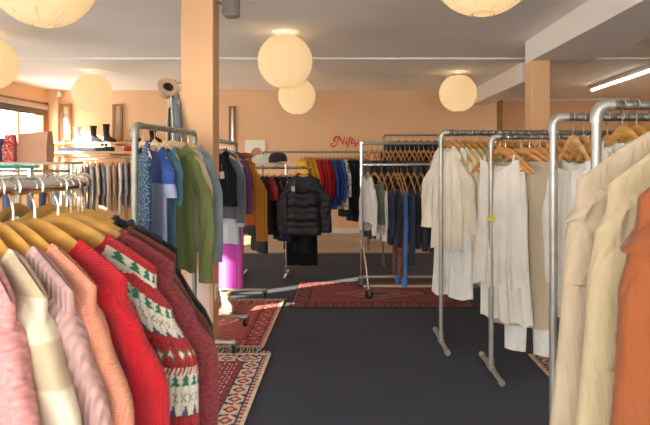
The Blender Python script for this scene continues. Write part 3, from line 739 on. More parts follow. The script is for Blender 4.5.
def boot(name, label, pos, rz, mat, h=.3, l=.26, w=.085, group=None, solem=None, ankle=.05):
    t = thing(name, label, 'boot', pos, rz, group)
    q = MB(); rings = []
    for z, cx, rx, ry in ((.02, .06, l * .5, w * .5), (.05, .055, l * .48, w * .5), (min(.085, h * .4), .03, l * .33, w * .45), (min(.115, h * .5), 0, l * .23, w * .43), (h * .55, -.01, l * .2 + .0, w * .47), (h * .85, -.012, l * .22, w * .53), (h, -.012, l * .23, w * .55)):
        rings.append([(cx + rx * cos(2 * pi * i / 20), ry * sin(2 * pi * i / 20) * (1 - .15 * max(0, cos(2 * pi * i / 20))), z) for i in range(20)])
    rings.append([(p[0] * .9, p[1] * .85, h - .002) for p in rings[-1]]); rings.append([(p[0], p[1], h - .1) for p in rings[-1]])
    q.loft(rings, True, True); obj('shaft', q, mat, t)
    q = MB().loft([[(.06 + l * .52 * f * cos(2 * pi * i / 20), w * .54 * f * sin(2 * pi * i / 20), z) for i in range(20)] for f, z in ((.97, 0), (1, .006), (1, .02))], True, True)
    q.box((.06 - l * .36, 0, .012), (l * .26, w * .9, .024)); obj('sole', q, solem or M_black, t)
    q = MB().loft([[(-.012 + l * .24 * f * cos(2 * pi * i / 20), w * .575 * f * sin(2 * pi * i / 20), z) for i in range(20)] for f, z in ((1, h - .03), (1.03, h - .028), (1.03, h + .002), (.97, h + .003))]); obj('cuff_band', q, mat, t)
    return t
boot('ankle_boot', 'beige suede ankle boot standing under the magenta skirt', (-1.13, 5.38, .009), radians(-60), fabric('#C9AE8E'), .17, .25, .09, solem=plain('#8E7458'))

# ------------------------------------------------------------------ shelf wall at the back left
sx0, sx1 = -5.5, -3.0
t = thing('display_shelf', 'two tier pale wooden shelf with hanging rail on the back wall', 'shelf', ((sx0 + sx1) / 2, 10.62, 0)); Lx = sx1 - sx0
Wp = wood('#E3BE92', .5)
obj('upper_board', MB().rbox((0.05, .12, 1.735), (Lx, .4, .03), .004), Wp, t); obj('lower_board', MB().rbox((0, -.1, 1.555), (Lx, .62, .045), .004), Wp, t)
obj('rail', MB().tube([(-Lx / 2, -.22, 1.47), (Lx / 2, -.22, 1.47)], .016, 12), M_chrome, t)
for x in (-Lx / 2 + .05, 0, Lx / 2 - .05):
    obj('upright', MB().box((x, .38, .9), (.05, .05, 1.8)).box((x, .1, 1.70), (.03, .5, .03)).box((x, .0, 1.515), (.03, .75, .03)), Wp, t, smooth=False)
    obj('rail_bracket', MB().tube([(x, -.22, 1.53), (x, -.22, 1.46)], .008, 8), M_chrome, t)
g = 'boots on the upper shelf'
wb_, bb_ = fabric('#EDE8E0'), fabric('#26262B')
boot('boot', 'white lace up boot standing on the upper back shelf', (-5.03, 10.7, 1.75), radians(-15), wb_, .29, .3, .11, g, plain('#F0EBE2'))
boot('boot', 'tall black boot, first of the dark pair on the upper shelf', (-4.73, 10.7, 1.75), radians(-20), bb_, .31, .26, .11, g)
boot('boot', 'tall black boot, second of the dark pair beside the narrow frame', (-4.49, 10.7, 1.75), radians(-10), bb_, .34, .27, .11, g)
boot('boot', 'black boot on the shelf just past the grey rack post', (-3.98, 10.7, 1.75), radians(-20), bb_, .24, .26, .12, g)
boot('boot', 'short black boot on the shelf between the pale hangers', (-3.62, 10.7, 1.75), radians(-20), bb_, .22, .26, .12, g)
fj = thing('folded_jeans', 'dark folded jeans lying flat on the lower back shelf', 'jeans', (-4.76, 10.5, 1.578))
obj('cloth', MB().loft([[(x, y * .16, .004 + .04 * (1 + k)) for x, y, k in ((-.44 + .88 * u, -1, -.9), (-.44 + .88 * u, -1.08, 0), (-.44 + .88 * u, -.9, .75 + .12 * sin(7 * u)), (-.44 + .88 * u, .9, .8), (-.44 + .88 * u, 1, 0), (-.44 + .88 * u, .9, -.9))] for u in [k / 10 for k in range(11)]], True, True), fabric('#2F3648', 'denim'), fj)
obj('waistband', MB().rbox((.4, -.02, .045), (.07, .31, .088), .015), fabric('#343C50', 'denim'), fj)
sh = thing('sunglasses', 'small dark sunglasses resting on the folded jeans', 'sunglasses', (-4.42, 10.42, 1.668))
obj('frame', MB().tube([(-.07 + .001 * 0, 0, .02), (-.035, -.006, .036), (0, 0, .024), (.035, -.006, .036), (.07, 0, .02)], .006, 6).tube([(-.07, 0, .02), (-.068, .12, .006)], .004, 6).tube([(.07, 0, .02), (.068, .12, .006)], .004, 6), M_black, sh)
for s in (-1, 1): obj('lens', MB().lathe([(.001, 0), (.03, 0), (.03, .004), (.001, .004)], (s * .036, -.003, .03), 16, 'Y'), plain('#2A211E', .1), sh)
rp = thing('clutch_bag', 'small red clutch bag on the lower back shelf', 'bag', (-3.98, 10.48, 1.578))
obj('body', MB().rbox((0, 0, .05), (.2, .06, .1), .02), plain('#C7372C', .5), rp); obj('flap', MB().rbox((0, -.032, .07), (.19, .008, .055), .003), plain('#B02A22', .5), rp)
# narrow frames on the wall
def frame(label, x, y, z0, z1, w, mat, inner):
    t = thing('narrow_mirror', label, 'mirror', (x, y, z0)); h = z1 - z0; b = .045
    q = MB().box((-w / 2 + b / 2, 0, h / 2), (b, .04, h)).box((w / 2 - b / 2, 0, h / 2), (b, .04, h)).box((0, 0, b / 2), (w - 2 * b, .04, b)).box((0, 0, h - b / 2), (w - 2 * b, .04, b))
    obj('frame', q, mat, t, smooth=False); obj('glass', MB().box((0, .008, h / 2), (w - 2 * b + .01, .012, h - 2 * b + .01)), inner, t, smooth=False)
mir = plain('#E8DCCB', .12, .6, name='mirror_glass')
frame('narrow upright wooden mirror on the back wall by the window corner', -5.42, 11.03, 1.78, 2.5, .2, wood('#A5713F'), mir)
frame('narrow upright wooden mirror on the back wall beside the black boots', -4.42, 11.03, 1.78, 2.5, .19, wood('#A5713F'), mir)
frame('narrow upright wooden mirror on the back wall past the tall column', -2.2, 11.03, 1.72, 2.46, .13, wood('#8A5A34'), mir)
# garments on the shelf rail
RKD = 'back shelf rail'
Dl = [('#8E8A86', 'ash grey shirt'), ('#E7DCC8', 'ivory blouse'), ('#8B909B', 'cool grey jacket'), ('#B9AFA2', 'stone cardigan'), ('#EFE7DA', 'white cotton shirt'), ('#A08F86', 'taupe top'), ('#A7ACB8', 'silver blue shirt'), ('#D9C7A8', 'straw coloured blouse'), ('#7E7F88', 'mid grey knit top'), ('#C9C3BB', 'pearl grey shirt'), ('#B3967A', 'camel brown jacket'), ('#E9E2D6', 'off white tunic'), ('#8F95A3', 'steel blue shirt'), ('#B59C84', 'sand coloured jacket'), ('#84858C', 'pewter cardigan'), ('#D6CFC6', 'chalky linen shirt')]
for i, (c, nm) in enumerate(Dl):
    x = -5.3 + i * .105
    hang(Vector((x, 10.40, 1.47)), radians(116 + (i * 37 % 9)), 'u', 'shirt', 'shirt', f'{nm} on the rail under the back wooden shelf', f'{nm} on the back shelf rail', fabric(c), RKD, H_orange, wsh=.2, wb=.21, L=.8 + .05 * (i % 4), sleeve=.5, D=.03)

# second rail rack with tote bag shelf in front of window
t = thing('shelf_rack', 'clothes rack with a flat top shelf in front of the window', 'clothing rack', (-3.75, 6.3, 0))
obj('shelf_board', MB().rbox((0, 0, 1.385), (1.5, .4, .03), .005), plain('#C9BFB0', .5), t)
obj('rail', MB().tube([(-.72, 0, 1.30), (.72, 0, 1.30)], .015, 12), M_chrome, t)
for s in (-1, 1):
    obj('post', MB().tube([(s * .72, 0, .03), (s * .72, 0, 1.37)], .016, 12), M_chrome, t); obj('foot', MB().tube([(s * .72, -.25, .022), (s * .72, .25, .022)], .018, 12), M_chrome, t)
tb = thing('tote_bag', 'plain tan paper tote bag standing on the shelf before the window', 'bag', (-3.42, 6.28, 1.4), radians(-6))
q = MB(); q.loft([[(-.17, -.06, 0), (.17, -.06, 0), (.17, .06, 0), (-.17, .06, 0)], [(-.175, -.07, .15), (.175, -.075, .15), (.178, .07, .15), (-.175, .07, .15)], [(-.165, -.03, .31), (.17, -.035, .335), (.172, .03, .335), (-.165, .03, .31)]], True, False)
obj('body', q, plain('#CF9E82', .85, noise=.06, nscale=8, bumpy=.3), tb)
q = MB().tube([(-.08, -.03, .31), (-.07, -.03, .37), (0, -.03, .40), (.07, -.03, .38), (.08, -.03, .31)], .006, 6).tube([(-.08, .03, .31), (-.07, .03, .37), (0, .03, .40), (.07, .03, .38), (.08, .03, .31)], .006, 6)
sb2 = thing('tote_bag', 'red and white patterned fabric bag beside the tan paper tote', 'bag', (-3.66, 6.22, 1.4), radians(10))
obj('body', MB().loft([[(-.05, -.07, 0), (.05, -.07, 0), (.05, .07, 0), (-.05, .07, 0)], [(-.06, -.08, .13), (.055, -.08, .13), (.055, .08, .13), (-.06, .08, .13)], [(-.045, -.03, .29), (.04, -.03, .30), (.04, .03, .30), (-.045, .03, .29)]], True, False), fabric('#C8322F', 'dots', '#EFE2D4', 70), sb2)
obj('handle', MB().tube([(-.03, -.03, .29), (-.02, -.03, .35), (.0, -.03, .37), (.02, -.03, .36), (.03, -.03, .29)], .006, 6), plain('#B7A99C', .7), sb2)
sb3 = thing('tote_bag', 'dark indigo fabric bag partly cut off by the edge of the view', 'bag', (-3.83, 6.24, 1.4), radians(4))
obj('body', MB().loft([[(-.09, -.07, 0), (.09, -.07, 0), (.09, .07, 0), (-.09, .07, 0)], [(-.1, -.08, .13), (.1, -.08, .13), (.1, .08, .13), (-.1, .08, .13)], [(-.085, -.03, .25), (.085, -.03, .26), (.085, .03, .26), (-.085, .03, .25)]], True, False), fabric('#3A3A5C'), sb3)
obj('handle', MB().tube([(-.04, 0, .25), (-.03, 0, .3), (.03, 0, .31), (.04, 0, .25)], .006, 6), fabric('#3A3A5C'), sb3)
Kl = [('#D8CBB8', 'oat coloured shirt'), ('#8FA3BC', 'sky blue shirt'), ('#555A66', 'dark ash jacket'), ('#B9B2B0', 'dove grey cardigan'), ('#64769A', 'cornflower shirt'), ('#E4DACB', 'pale cream shirt'), ('#7B7F8B', 'smoke grey shirt'), ('#42506E', 'ink blue jacket'), ('#9FB0C4', 'light chambray shirt')]
for i, (c, nm) in enumerate(Kl):
    hang(Vector((-4.3 + i * .135, 6.3, 1.30)), radians(118 + i * 31 % 8), 'u', 'shirt', 'shirt', f'{nm} on the rail under the tote bag shelf', f'{nm} under the tote bag shelf', fabric(c), 'tote bag shelf rack', H_orange, wsh=.2, wb=.21, L=.75, sleeve=.5, D=.03)

# ------------------------------------------------------------------ dark clothes rack in the middle
t = thing('shelf_rack', 'low dark clothes rack with a narrow shelf of shoes and hats', 'clothing rack', (-.80, 6.95, 0))
obj('shelf_board', MB().rbox((-.27, .12, 1.375), (.56, .2, .025), .005), plain('#D9CFC0', .5), t)
obj('rail', MB().tube([(-.48, 0, 1.325), (.40, 0, 1.325)], .015, 12), M_steel, t)
for x in (-.46, .07):
    obj('post', MB().tube([(x, 0, .03), (x, 0, 1.36)], .014, 12), M_chrome, t); obj('foot', MB().tube([(x, -.28, .022), (x, .28, .022)], .016, 12), M_chrome, t)
for x in (-.44, -.05): obj('shelf_bracket', MB().tube([(x, 0, 1.335), (x, .06, 1.36), (x, .2, 1.36)], .007, 6), M_steel, t)
def sneaker(label, pos, rz, mat, solem):
    t = thing('sneaker', label, 'shoe', pos, rz, 'shoes on the middle rack shelf')
    q = MB(); q.loft([[(cx + rx * cos(2 * pi * i / 18), ry * sin(2 * pi * i / 18), z) for i in range(18)] for z, cx, rx, ry in ((.022, .0, .14, .048), (.05, -.005, .135, .047), (.07, -.04, .095, .04), (.1, -.06, .065, .034), (.098, -.06, .055, .027), (.07, -.06, .05, .02))], True, True); obj('upper', q, mat, t)
    obj('sole', MB().loft([[(.145 * f * cos(2 * pi * i / 18), .052 * f * sin(2 * pi * i / 18), z) for i in range(18)] for f, z in ((.98, 0), (1, .005), (1, .024))], True, True), solem, t)
    q = MB()
    for k in range(4): q.tube([(-.0 + .022 * k, -.026, .078 - .008 * k), (.005 + .022 * k, 0, .088 - .008 * k), (-.0 + .022 * k, .026, .078 - .008 * k)], .003, 5)
    obj('laces', q, plain('#F4F0E8', .8), t)
sneaker('white high top sneaker on the shelf below the framed poster', (-1.09, 7.05, 1.388), radians(200), plain('#EDE7DE', .6), plain('#F5F1EA'))
sneaker('second white sneaker on the shelf, next to the dark cap', (-.98, 7.10, 1.388), radians(190), plain('#E5DED4', .6), plain('#F5F1EA'))
bc = thing('cap', 'dark grey cap with a pale brim lying on the shoe shelf', 'cap', (-.84, 7.03, 1.388), radians(-10))
obj('crown', MB().loft([[(.115 * f * cos(2 * pi * i / 24), .1 * f * sin(2 * pi * i / 24), z) for i in range(24)] for f, z in ((1, 0), (1.02, .02), (1, .06), (.85, .1), (.5, .125), (.05, .132))], True, True), fabric('#3B3836'), bc)
obj('brim', MB().loft([[(.03 + .15 * f * cos(2 * pi * i / 24), .1 * f * sin(2 * pi * i / 24), z) for i in range(24)] for f, z in ((1, .002), (1.0, .008), (.9, .014))], True, True), fabric('#D5CBBE'), bc)
kh = thing('knit_hat', 'rust orange knitted hat at the end of the shoe shelf', 'hat', (-1.25, 7.05, 1.388))
obj('crown', MB().loft([[(.115 * f * cos(2 * pi * i / 24), .09 * f * sin(2 * pi * i / 24), z) for i in range(24)] for f, z in ((.97, .03), (1, .06), (.8, .1), (.4, .12), (.04, .125))], False, True), fabric('#B4502E', 'rib'), kh)
obj('brim', MB().loft([[(.12 * f * cos(2 * pi * i / 24), .095 * f * sin(2 * pi * i / 24), z) for i in range(24)] for f, z in ((.95, 0), (1.03, .004), (1.03, .045), (.95, .05))], True), fabric('#A44526', 'rib'), kh)
RKF = 'dark clothes rack'
def on_F(x, yaw, *a, **k): return hang(Vector((x, k.pop('y', 6.95), 1.325)), radians(yaw), *a, rack=RKF, hmat=k.pop('hmat', H_tan), **k)
on_F(-1.16, 122, 'u', 'vest', 'vest', 'black quilted vest at the mustard cardigan end of the dark rack', 'black quilted vest', fabric('#20222A'), wsh=.19, wb=.2, L=.75, sleeve=0, D=.045, puff=6, tagc=(.05, -.3, -.05))
on_F(-1.06, 122, 'u', 'coat', 'coat', 'long black coat between the quilted vest and red top', 'long black coat on the dark rack', fabric('#17171B'), wsh=.21, wb=.24, L=.95, sleeve=.6, D=.035, tagc=(.1, -.32, .05))
on_F(-.96, 124, 'u', 'top', 'top', 'short crimson top on the dark clothes rack', 'short crimson top', fabric('#A31C2A', 'knit'), wsh=.2, wb=.2, L=.32, sleeve=.2, D=.03)
on_F(-.87, 124, 'u', 'jacket', 'jacket', 'black leather look jacket below the white sneakers', 'black leather look jacket', plain('#191A1E', .45), wsh=.21, wb=.21, L=.75, sleeve=.58, D=.035)
on_F(-.78, 124, 'u', 'cardigan', 'cardigan', 'navy cardigan next to the dark red sleeve', 'navy cardigan on the dark rack', fabric('#2B3350', 'knit'), wsh=.215, wb=.22, L=.82, sleeve=.6, D=.035)
on_F(-.68, 124, 'u', 'jacket', 'jacket', 'dark red jacket between navy cardigan and black puffer', 'dark red jacket', fabric('#8E1F2B'), wsh=.21, wb=.2, L=.5, sleeve=.5, D=.035)
on_F(-.60, 135, 'u', 'coat', 'coat', 'black wool coat directly behind the big puffer jacket', 'black wool coat behind the puffer', fabric('#141417'), wsh=.22, wb=.25, L=.95, sleeve=.6, D=.035)
on_F(-.55, 172, 'u', 'dress', 'dress', 'long black dress hanging below the puffer jacket', 'long black dress under the puffer', fabric('#131316'), wsh=.2, wb=.21, L=1.12, sleeve=0, D=.03)
on_F(-.50, 172, 'u', 'puffer_jacket', 'jacket', 'big black quilted puffer jacket facing the aisle', 'big black puffer jacket', plain('#202127', .55, name='black_nylon'), y=6.72, fine=True, wsh=.195, wb=.215, L=.72, sleeve=.58, r0=.08, r1=.066, D=.075, puff=8, collar='shirt', out=.05, tagc=(.1, -.24, .11), neck=.075)
obj_hk = thing('hook_bracket', 'short steel arm on the dark rack holding the puffer jacket', 'hook', (-.50, 6.95, 1.325))
obj('arm', MB().tube([(0, 0, 0), (0, -.24, 0), (0, -.26, .02)], .012, 10), M_steel, obj_hk)

# ------------------------------------------------------------------ long colourful rack along the back
pipe_rack((-1.36, 9.3), (.36, 9.3), 1.55, 'long rack of tops sorted yellow, red and blue at the back', M_steel, .016, .5, casters=False, grooves=False)
RKG = 'colour sorted back rack'
Gl = [('#E5B52C', 'bright yellow knit top', 'first from the dark puffer'), ('#DFA41F', 'deep yellow blouse', 'second from the dark puffer'), ('#E0A828', 'golden yellow shirt', 'next to the reds'), ('#C3161F', 'scarlet shirt', 'first of the reds'), ('#A8121D', 'deep red knit', 'second of the reds'), ('#B3151F', 'cherry red blouse', 'third of the reds'), ('#8E101A', 'wine red jacket', 'last of the reds'), ('#2B4FA3', 'royal blue shirt', 'first of the blues'), ('#23418C', 'cobalt knit top', 'middle of the blues'), ('#3B5FA8', 'bright blue blouse', 'last of the blues'), ('#D9D6D2', 'black and white spotted shirt', 'between blues and blacks'), ('#1A1B20', 'black shirt', 'first of the blacks'), ('#202127', 'black cardigan', 'second of the blacks'), ('#17181B', 'black knit dress', 'last of the blacks'), ('#37322C', 'dark brown jacket', 'before the olive one'), ('#4A4638', 'dark olive jacket', 'beside the denim rack')]
for i, (c, nm, wh) in enumerate(Gl):
    kd = dict(kind='dots', hex2='#26262B', freq=22) if 'spotted' in nm else {}
    f = fabric(c, **kd)
    hang(Vector((-.72 + i * .066, 9.3, 1.55)), radians(118 + (i * 29 % 10)), 'u', 'top', 'top', f'{nm} on the back colour rack, {wh}', f'{nm}, {wh}', f, RKG, H_tan, dr=.13, neck=.1, drop=.06, bdrop=.03, wsh=.2, wb=.22, L=.72 + .07 * (i * 5 % 3) + (.2 if i > 10 else 0), sleeve=.5 if i < 11 else .6, D=.032, r0=.055)

# ------------------------------------------------------------------ chrome two level denim rack
t = thing('clothing_rack', 'chrome two level rack of jeans standing across the red rug', 'clothing rack', (.17, 5.85, 0), 0, 'pipe clothing racks')
LR = 1.5; YU = .5
obj('lower_rail', MB().tube([(0, 0, 1.37), (LR, 0, 1.37)], .014, 12), M_chrome, t)
obj('upper_rail', MB().tube([(0, YU, 1.61), (LR, YU, 1.61)], .012, 12), M_steel, t)
for x in (0, LR):
    obj('post', MB().tube([(x, 0, .50), (x, 0, 1.585)], .009, 12), M_steel, t)
    obj('post', MB().tube([(x, YU, .10), (x, YU, 1.62)], .014, 12), M_chrome, t)
    obj('side_bar', MB().tube([(x, 0, 1.585), (x, YU, 1.585)], .011, 10).tube([(x, 0, .52), (x, YU, .52)], .011, 10), M_chrome, t)
    sg = 1 if x == 0 else -1
    obj('strut', MB().tube([(x, 0, .52), (x + sg * .03, 0, .36), (x + sg * .06, -.03, .1)], .012, 10), M_chrome, t)
    caster(t, x + sg * .065, -.03, .045, .4); caster(t, x, YU, .045, -.4)
obj('front_bar', MB().tube([(0, 0, 1.585), (LR, 0, 1.585)], .009, 10), M_steel, t)
for y in (.03, YU): obj('base_bar', MB().rbox((LR / 2, y, .12), (LR - .02, .03, .025), .005), plain('#B7A78E', .5), t)
RKH = 'chrome denim rack'
def on_H(x, yaw, *a, **k): return hang(Vector((x, 5.85, 1.37)), radians(yaw), *a, rack=RKH, hmat=H_orange, **k)
on_H(.225, 104, 'u', 'shirt', 'shirt', 'white shirt at the open end of the denim rack', 'white shirt on the denim rack', fabric('#E9E6E2'), wsh=.2, wb=.2, L=.52, sleeve=.45, D=.025, dr=.15)
on_H(.29, 116, 's', 'skirt', 'skirt', 'olive grey denim skirt with pale frayed hem', 'olive grey denim skirt', fabric('#5B5E54', 'denim'), w=.18, wb=.2, L=.4, top=.2, D=.028)
ob = [o for o in COL.objects if o.get('label', '').startswith('olive grey denim skirt')][0]
q = MB(); rnd = random.Random(5)
for k in range(60):
    a = 2 * pi * k / 60; x, y = .195 * cos(a), .032 * sin(a); q.tube([(x, y, -.585), (x + rnd.uniform(-.01, .01), y, -.62), (x + rnd.uniform(-.02, .02), y, -.66 - rnd.random() * .04)], .004, 4)
fo = obj('frayed_hem', q, fabric('#CFC6B8'), ob); fo['kind'] = 'stuff'
jl = [(.365, '#C9C4BC', 'off white jeans with loose hems', .56, .095), (.43, '#24304A', 'dark indigo jeans beside the off white pair', .52, .1), (.495, '#1E2230', 'black blue jeans in the middle of the lower rail', .62, .1), (.565, '#3F68A8', 'long mid blue jeans hanging lowest of all', 1.02, .085), (.635, '#2B3342', 'dark slate jeans with a pale paper tag', .80, .1), (.70, '#1B1F2A', 'near black jeans right of the tagged pair', .62, .1), (.77, '#22293A', 'dark navy jeans near the white cardigan', .66, .1), (.84, '#20242E', 'charcoal jeans touching the white cardigan', .66, .1), (.92, '#2A3550', 'indigo jeans hidden behind the white cardigan', .7, .1)]
for x, c, lb, L, lg in jl:
    on_H(x, 104 + int(x * 100) % 5, 't', 'jeans', 'jeans', lb, ' '.join(lb.split()[:6]), fabric(c, 'denim'), w=.17, L=L - .05, top=.26, leg=lg, D=.026, hdr=.21, tagc=(-.05, -.33, -.05) if 'tag' in lb else None)
on_H(.53, 106, 't', 'trousers', 'trousers', 'brown patterned trousers showing beneath the dark jeans', 'brown patterned trousers', fabric('#7A4A26', 'dots', '#3A2416', 30), w=.14, L=.88, top=.26, hdr=.21, leg=.085, D=.018)
ul = ['#2A2C34', '#1B1C22', '#343A48', '#23252C', '#2C303A', '#1F222A', '#23262E', '#2F3540', '#1C1D22', '#3A4252', '#2A2E3A', '#20222A', '#384050', '#1E2027', '#30343F', '#262A34', '#3C4350', '#1D1F26']
for i, c in enumerate(ul):
    hang(Vector((.24 + i * .052, 6.35, 1.61)), radians(100 + i * 23 % 14), 't', 'trousers', 'trousers', 'dark trousers on the upper rail of the chrome denim rack', '', fabric(c, 'denim'), 'upper rail of the denim rack', H_orange, hlabel='orange wooden hanger crowded on the upper rail of the denim rack', hgroup='hangers on the upper denim rail', w=.17, L=.85, top=.2, hdr=.18, leg=.11, D=.024)

# ------------------------------------------------------------------ tall rack behind the denim rack
pipe_rack((.51, 7.8), (2.0, 7.8), 1.76, 'tall thin rack of black clothes behind the denim rack', M_steel, .013, .5, casters=False, grooves=False)
for i in range(11):
    c = ['#202024', '#2A2A30', '#17171A', '#33302F'][i % 4]
    hang(Vector((.62 + i * .1, 7.8, 1.76)), radians(120 + i * 17 % 9), 'u', 'top', 'top', 'black top on the tall rack behind the denim rack', '', fabric(c), 'tall rack behind the denim', H_brown, hlabel='brown hanger on the tall rack behind the denim rack', hgroup='hangers on the tall rack', wsh=.2, wb=.21, L=.75, sleeve=.5, D=.03)

# ------------------------------------------------------------------ right racks
pipe_rack((.737, 4.42), (2.5, 4.42), 1.633, 'galvanised pipe rack of cream clothes farthest along the right side', M_galv, .017, .56, casters=False)
pipe_rack((.977, 3.84), (2.6, 3.84), 1.575, 'galvanised pipe rack holding the white strappy dress', M_galv, .017, .52, casters=False)
pipe_rack((.873, 2.40), (2.4, 2.40), 1.60, 'galvanised pipe rack second closest on the right side', M_galv, .017, .3, casters=False)
pipe_rack((.90, 2.05), (2.4, 2.05), 1.617, 'galvanised pipe rack with grooved rail right beside the cream tops', M_galv, .0175, .3, casters=False)
R1, R2_, R3_, R4_, R5_ = 'farthest right pipe rack', 'white dress rack', 'second closest right rack', 'grooved right rack', 'near rail of cream tops'
def on(x, y, z, yaw, *a, rack, **k): return hang(Vector((x, y, z)), radians(yaw), *a, rack=rack, hmat=k.pop('hmat', H_orange), **k)
def on1(x, yaw, *a, **k):
    k.setdefault('dr', .15); k.setdefault('neck', .1); k['fine'] = True
    if 'rip' not in k: k['rip'] = .015; k['kf'] = 4.5
    return on(x, 4.42, 1.633, yaw, *a, rack=R1, **k)
on1(.785, 122, 'u', 'cardigan', 'cardigan', 'white cardigan with dark neck label at the aisle end', 'white cardigan', fabric('#F0E6D4'), fine=True, wsh=.155, wb=.17, L=.84, sleeve=.54, r0=.06, r1=.07, D=.032, out=.07, rip=.016, kf=4, neck=.07, dr=.17)
on1(.825, 126, 'u', 'dress', 'dress', 'long white cotton dress with flared hem behind the white cardigan', 'long white cotton dress', fabric('#EFEDEA'), wsh=.15, wb=.21, L=1.2, sleeve=0, D=.035, rip=.02)
on1(.87, 118, 'u', 'shirt', 'shirt', 'ivory silk shirt third from the aisle on the far right rack', 'ivory silk shirt', fabric('#E4D6B4'), wsh=.21, wb=.25, L=.95, sleeve=.6, D=.028, rip=.012, fine=True)
on1(.92, 116, 'u', 'dress', 'dress', 'pale yellow cream dress beside the ivory silk shirt', 'pale yellow dress', fabric('#E3D29A'), wsh=.2, wb=.25, L=1.05, sleeve=.3, r1=.055, D=.026, rip=.012)
on1(.97, 116, 'u', 'dress', 'dress', 'warm ecru long dress after the pale yellow one', 'warm ecru dress', fabric('#CDBC97'), wsh=.2, wb=.24, L=1.1, sleeve=.45, D=.026, rip=.012)
on1(1.02, 116, 'u', 'shirt', 'shirt', 'khaki pinstriped shirt on the far right rack', 'khaki pinstriped shirt', fabric('#C3B485', 'vstripe', '#A99A6C', 26), wsh=.21, wb=.23, L=1.0, sleeve=.55, D=.026)
on1(1.075, 116, 'u', 'dress', 'dress', 'straw yellow linen dress before the grey shirts', 'straw yellow linen dress', fabric('#CDBE93'), wsh=.2, wb=.24, L=1.1, sleeve=0, D=.026)
on1(1.13, 116, 'u', 'shirt', 'shirt', 'blue grey shirt, first of the greys by the white strappy dress', 'first blue grey shirt', fabric('#8F939C'), wsh=.21, wb=.23, L=.95, sleeve=.58, D=.026)
on1(1.185, 116, 'u', 'shirt', 'shirt', 'dark grey marled shirt behind the white strappy dress', 'dark grey marled shirt', fabric('#74777E', 'marl', '#5C5F66'), wsh=.21, wb=.23, L=1.0, sleeve=.58, D=.026)
for x, c, nm in ((1.25, '#E5DED0', 'chalk white blouse'), (1.32, '#CBB894', 'biscuit coloured jacket'), (1.40, '#8C8D93', 'stone grey jumper'), (1.53, '#D9CDB4', 'buttermilk shirt'), (1.59, '#B9B3AA', 'putty coloured shirt'), (1.66, '#E4DAC6', 'vanilla knit')):
    on1(x, 112 + int(x * 100) % 5, 'u', 'shirt', 'shirt', f'{nm} deep in the farthest right pipe rack', f'{nm} on the far right rack', fabric(c), wsh=.2, wb=.22, L=.9, sleeve=.55, D=.026)
def on2(x, yaw, *a, **k):
    if a[0] == 'u': k['fine'] = True; k.setdefault('rip', .014); k.setdefault('kf', 5); k.setdefault('dr', .16); k.setdefault('neck', .15); k.setdefault('drop', .06); k.setdefault('bdrop', .03)
    return on(x, 3.84, 1.575, yaw, *a, rack=R2_, **k)
on2(1.035, 140, 'u', 'dress', 'dress', 'white strappy dress with yellow tag on a wooden hanger with bar', 'white strappy dress', fabric('#EFE9E0'), fine=True, bar=True, wsh=.14, wb=.185, L=.93, strap=.2, sleeve=0, D=.036, rip=.02, kf=4, tagc=(.03, -.55, .06, '#E3C52E', (.06, .025)))
on2(1.075, 134, 'u', 'dress', 'dress', 'long white cotton dress hanging lowest, behind the strappy one', 'lowest hanging white cotton dress', fabric('#E9E4DB'), wsh=.14, wb=.2, L=1.17, sleeve=0, D=.036, rip=.02, kf=5)
on2(1.305, 118, 'u', 'blouse', 'blouse', 'cream sleeveless blouse after the long white trousers', 'cream sleeveless blouse', fabric('#E0D6C3'), wsh=.2, wb=.22, L=.9, sleeve=0, D=.026)
on2(1.235, 142, 't', 'trousers', 'trousers', 'long white trousers almost touching the carpet', 'long white trousers', fabric('#E6E3DF'), w=.17, L=1.27, top=.18, leg=.15, D=.03)
on2(1.18, 146, 't', 'trousers', 'trousers', 'beige linen trousers with a turned up cuff', 'beige linen trousers', fabric('#C4B39A'), w=.19, L=1.1, top=.17, leg=.19, D=.034, flare=.01, rip=.012)
on2(1.36, 118, 'u', 'shirt', 'shirt', 'sand striped shirt right of the beige linen trousers', 'sand striped shirt', fabric('#D5C49C', 'vstripe', '#C6B48A', 22), wsh=.21, wb=.24, L=1.12, sleeve=.55, D=.026)
on2(1.42, 118, 'u', 'dress', 'dress', 'pale butter dress behind the galvanised post', 'pale butter dress', fabric('#E2D7B6'), wsh=.2, wb=.23, L=1.1, sleeve=.3, D=.026)
for x, c, nm in ((1.485, '#BFB39E', 'mushroom jacket'), (1.55, '#E8E2D6', 'snow white shirt'), (1.615, '#D3C7B0', 'parchment blouse'), (1.68, '#A9A49C', 'flint grey shirt')):
    on2(x, 116, 'u', 'shirt', 'shirt', f'{nm} deep in the white dress rack', f'{nm} on the white dress rack', fabric(c), wsh=.2, wb=.22, L=.9, sleeve=.55, D=.026)
def on3(x, yaw, *a, **k):
    k.setdefault('dr', .16); k.setdefault('neck', .15); k.setdefault('drop', .06); k.setdefault('bdrop', .03)
    return on(x, 2.40, 1.60, yaw, *a, rack=R3_, hmat=H_tan, **k)
on3(.955, 93, 'u', 'shirt', 'shirt', 'white shirt with black clip hanging just past the second closest post', 'white shirt with black clip', fabric('#E7E3DA'), wsh=.2, wb=.21, L=.75, sleeve=.5, D=.02, tagc=(-.16, -.3, -.04, '#2A2A2A', (.02, .03)))
on3(1.0, 93, 'u', 'shirt', 'shirt', 'cream shirt with fresh green leaf print', 'green leaf print shirt', fabric('#DDD8C4', 'dots', '#4E8A5A', 16), wsh=.2, wb=.21, L=.6, sleeve=.3, D=.02)
on3(1.04, 93, 'u', 'jacket', 'jacket', 'oatmeal jacket behind the green leaf print shirt', 'oatmeal jacket', fabric('#CFC2A8'), wsh=.2, wb=.21, L=.8, sleeve=.5, D=.02)
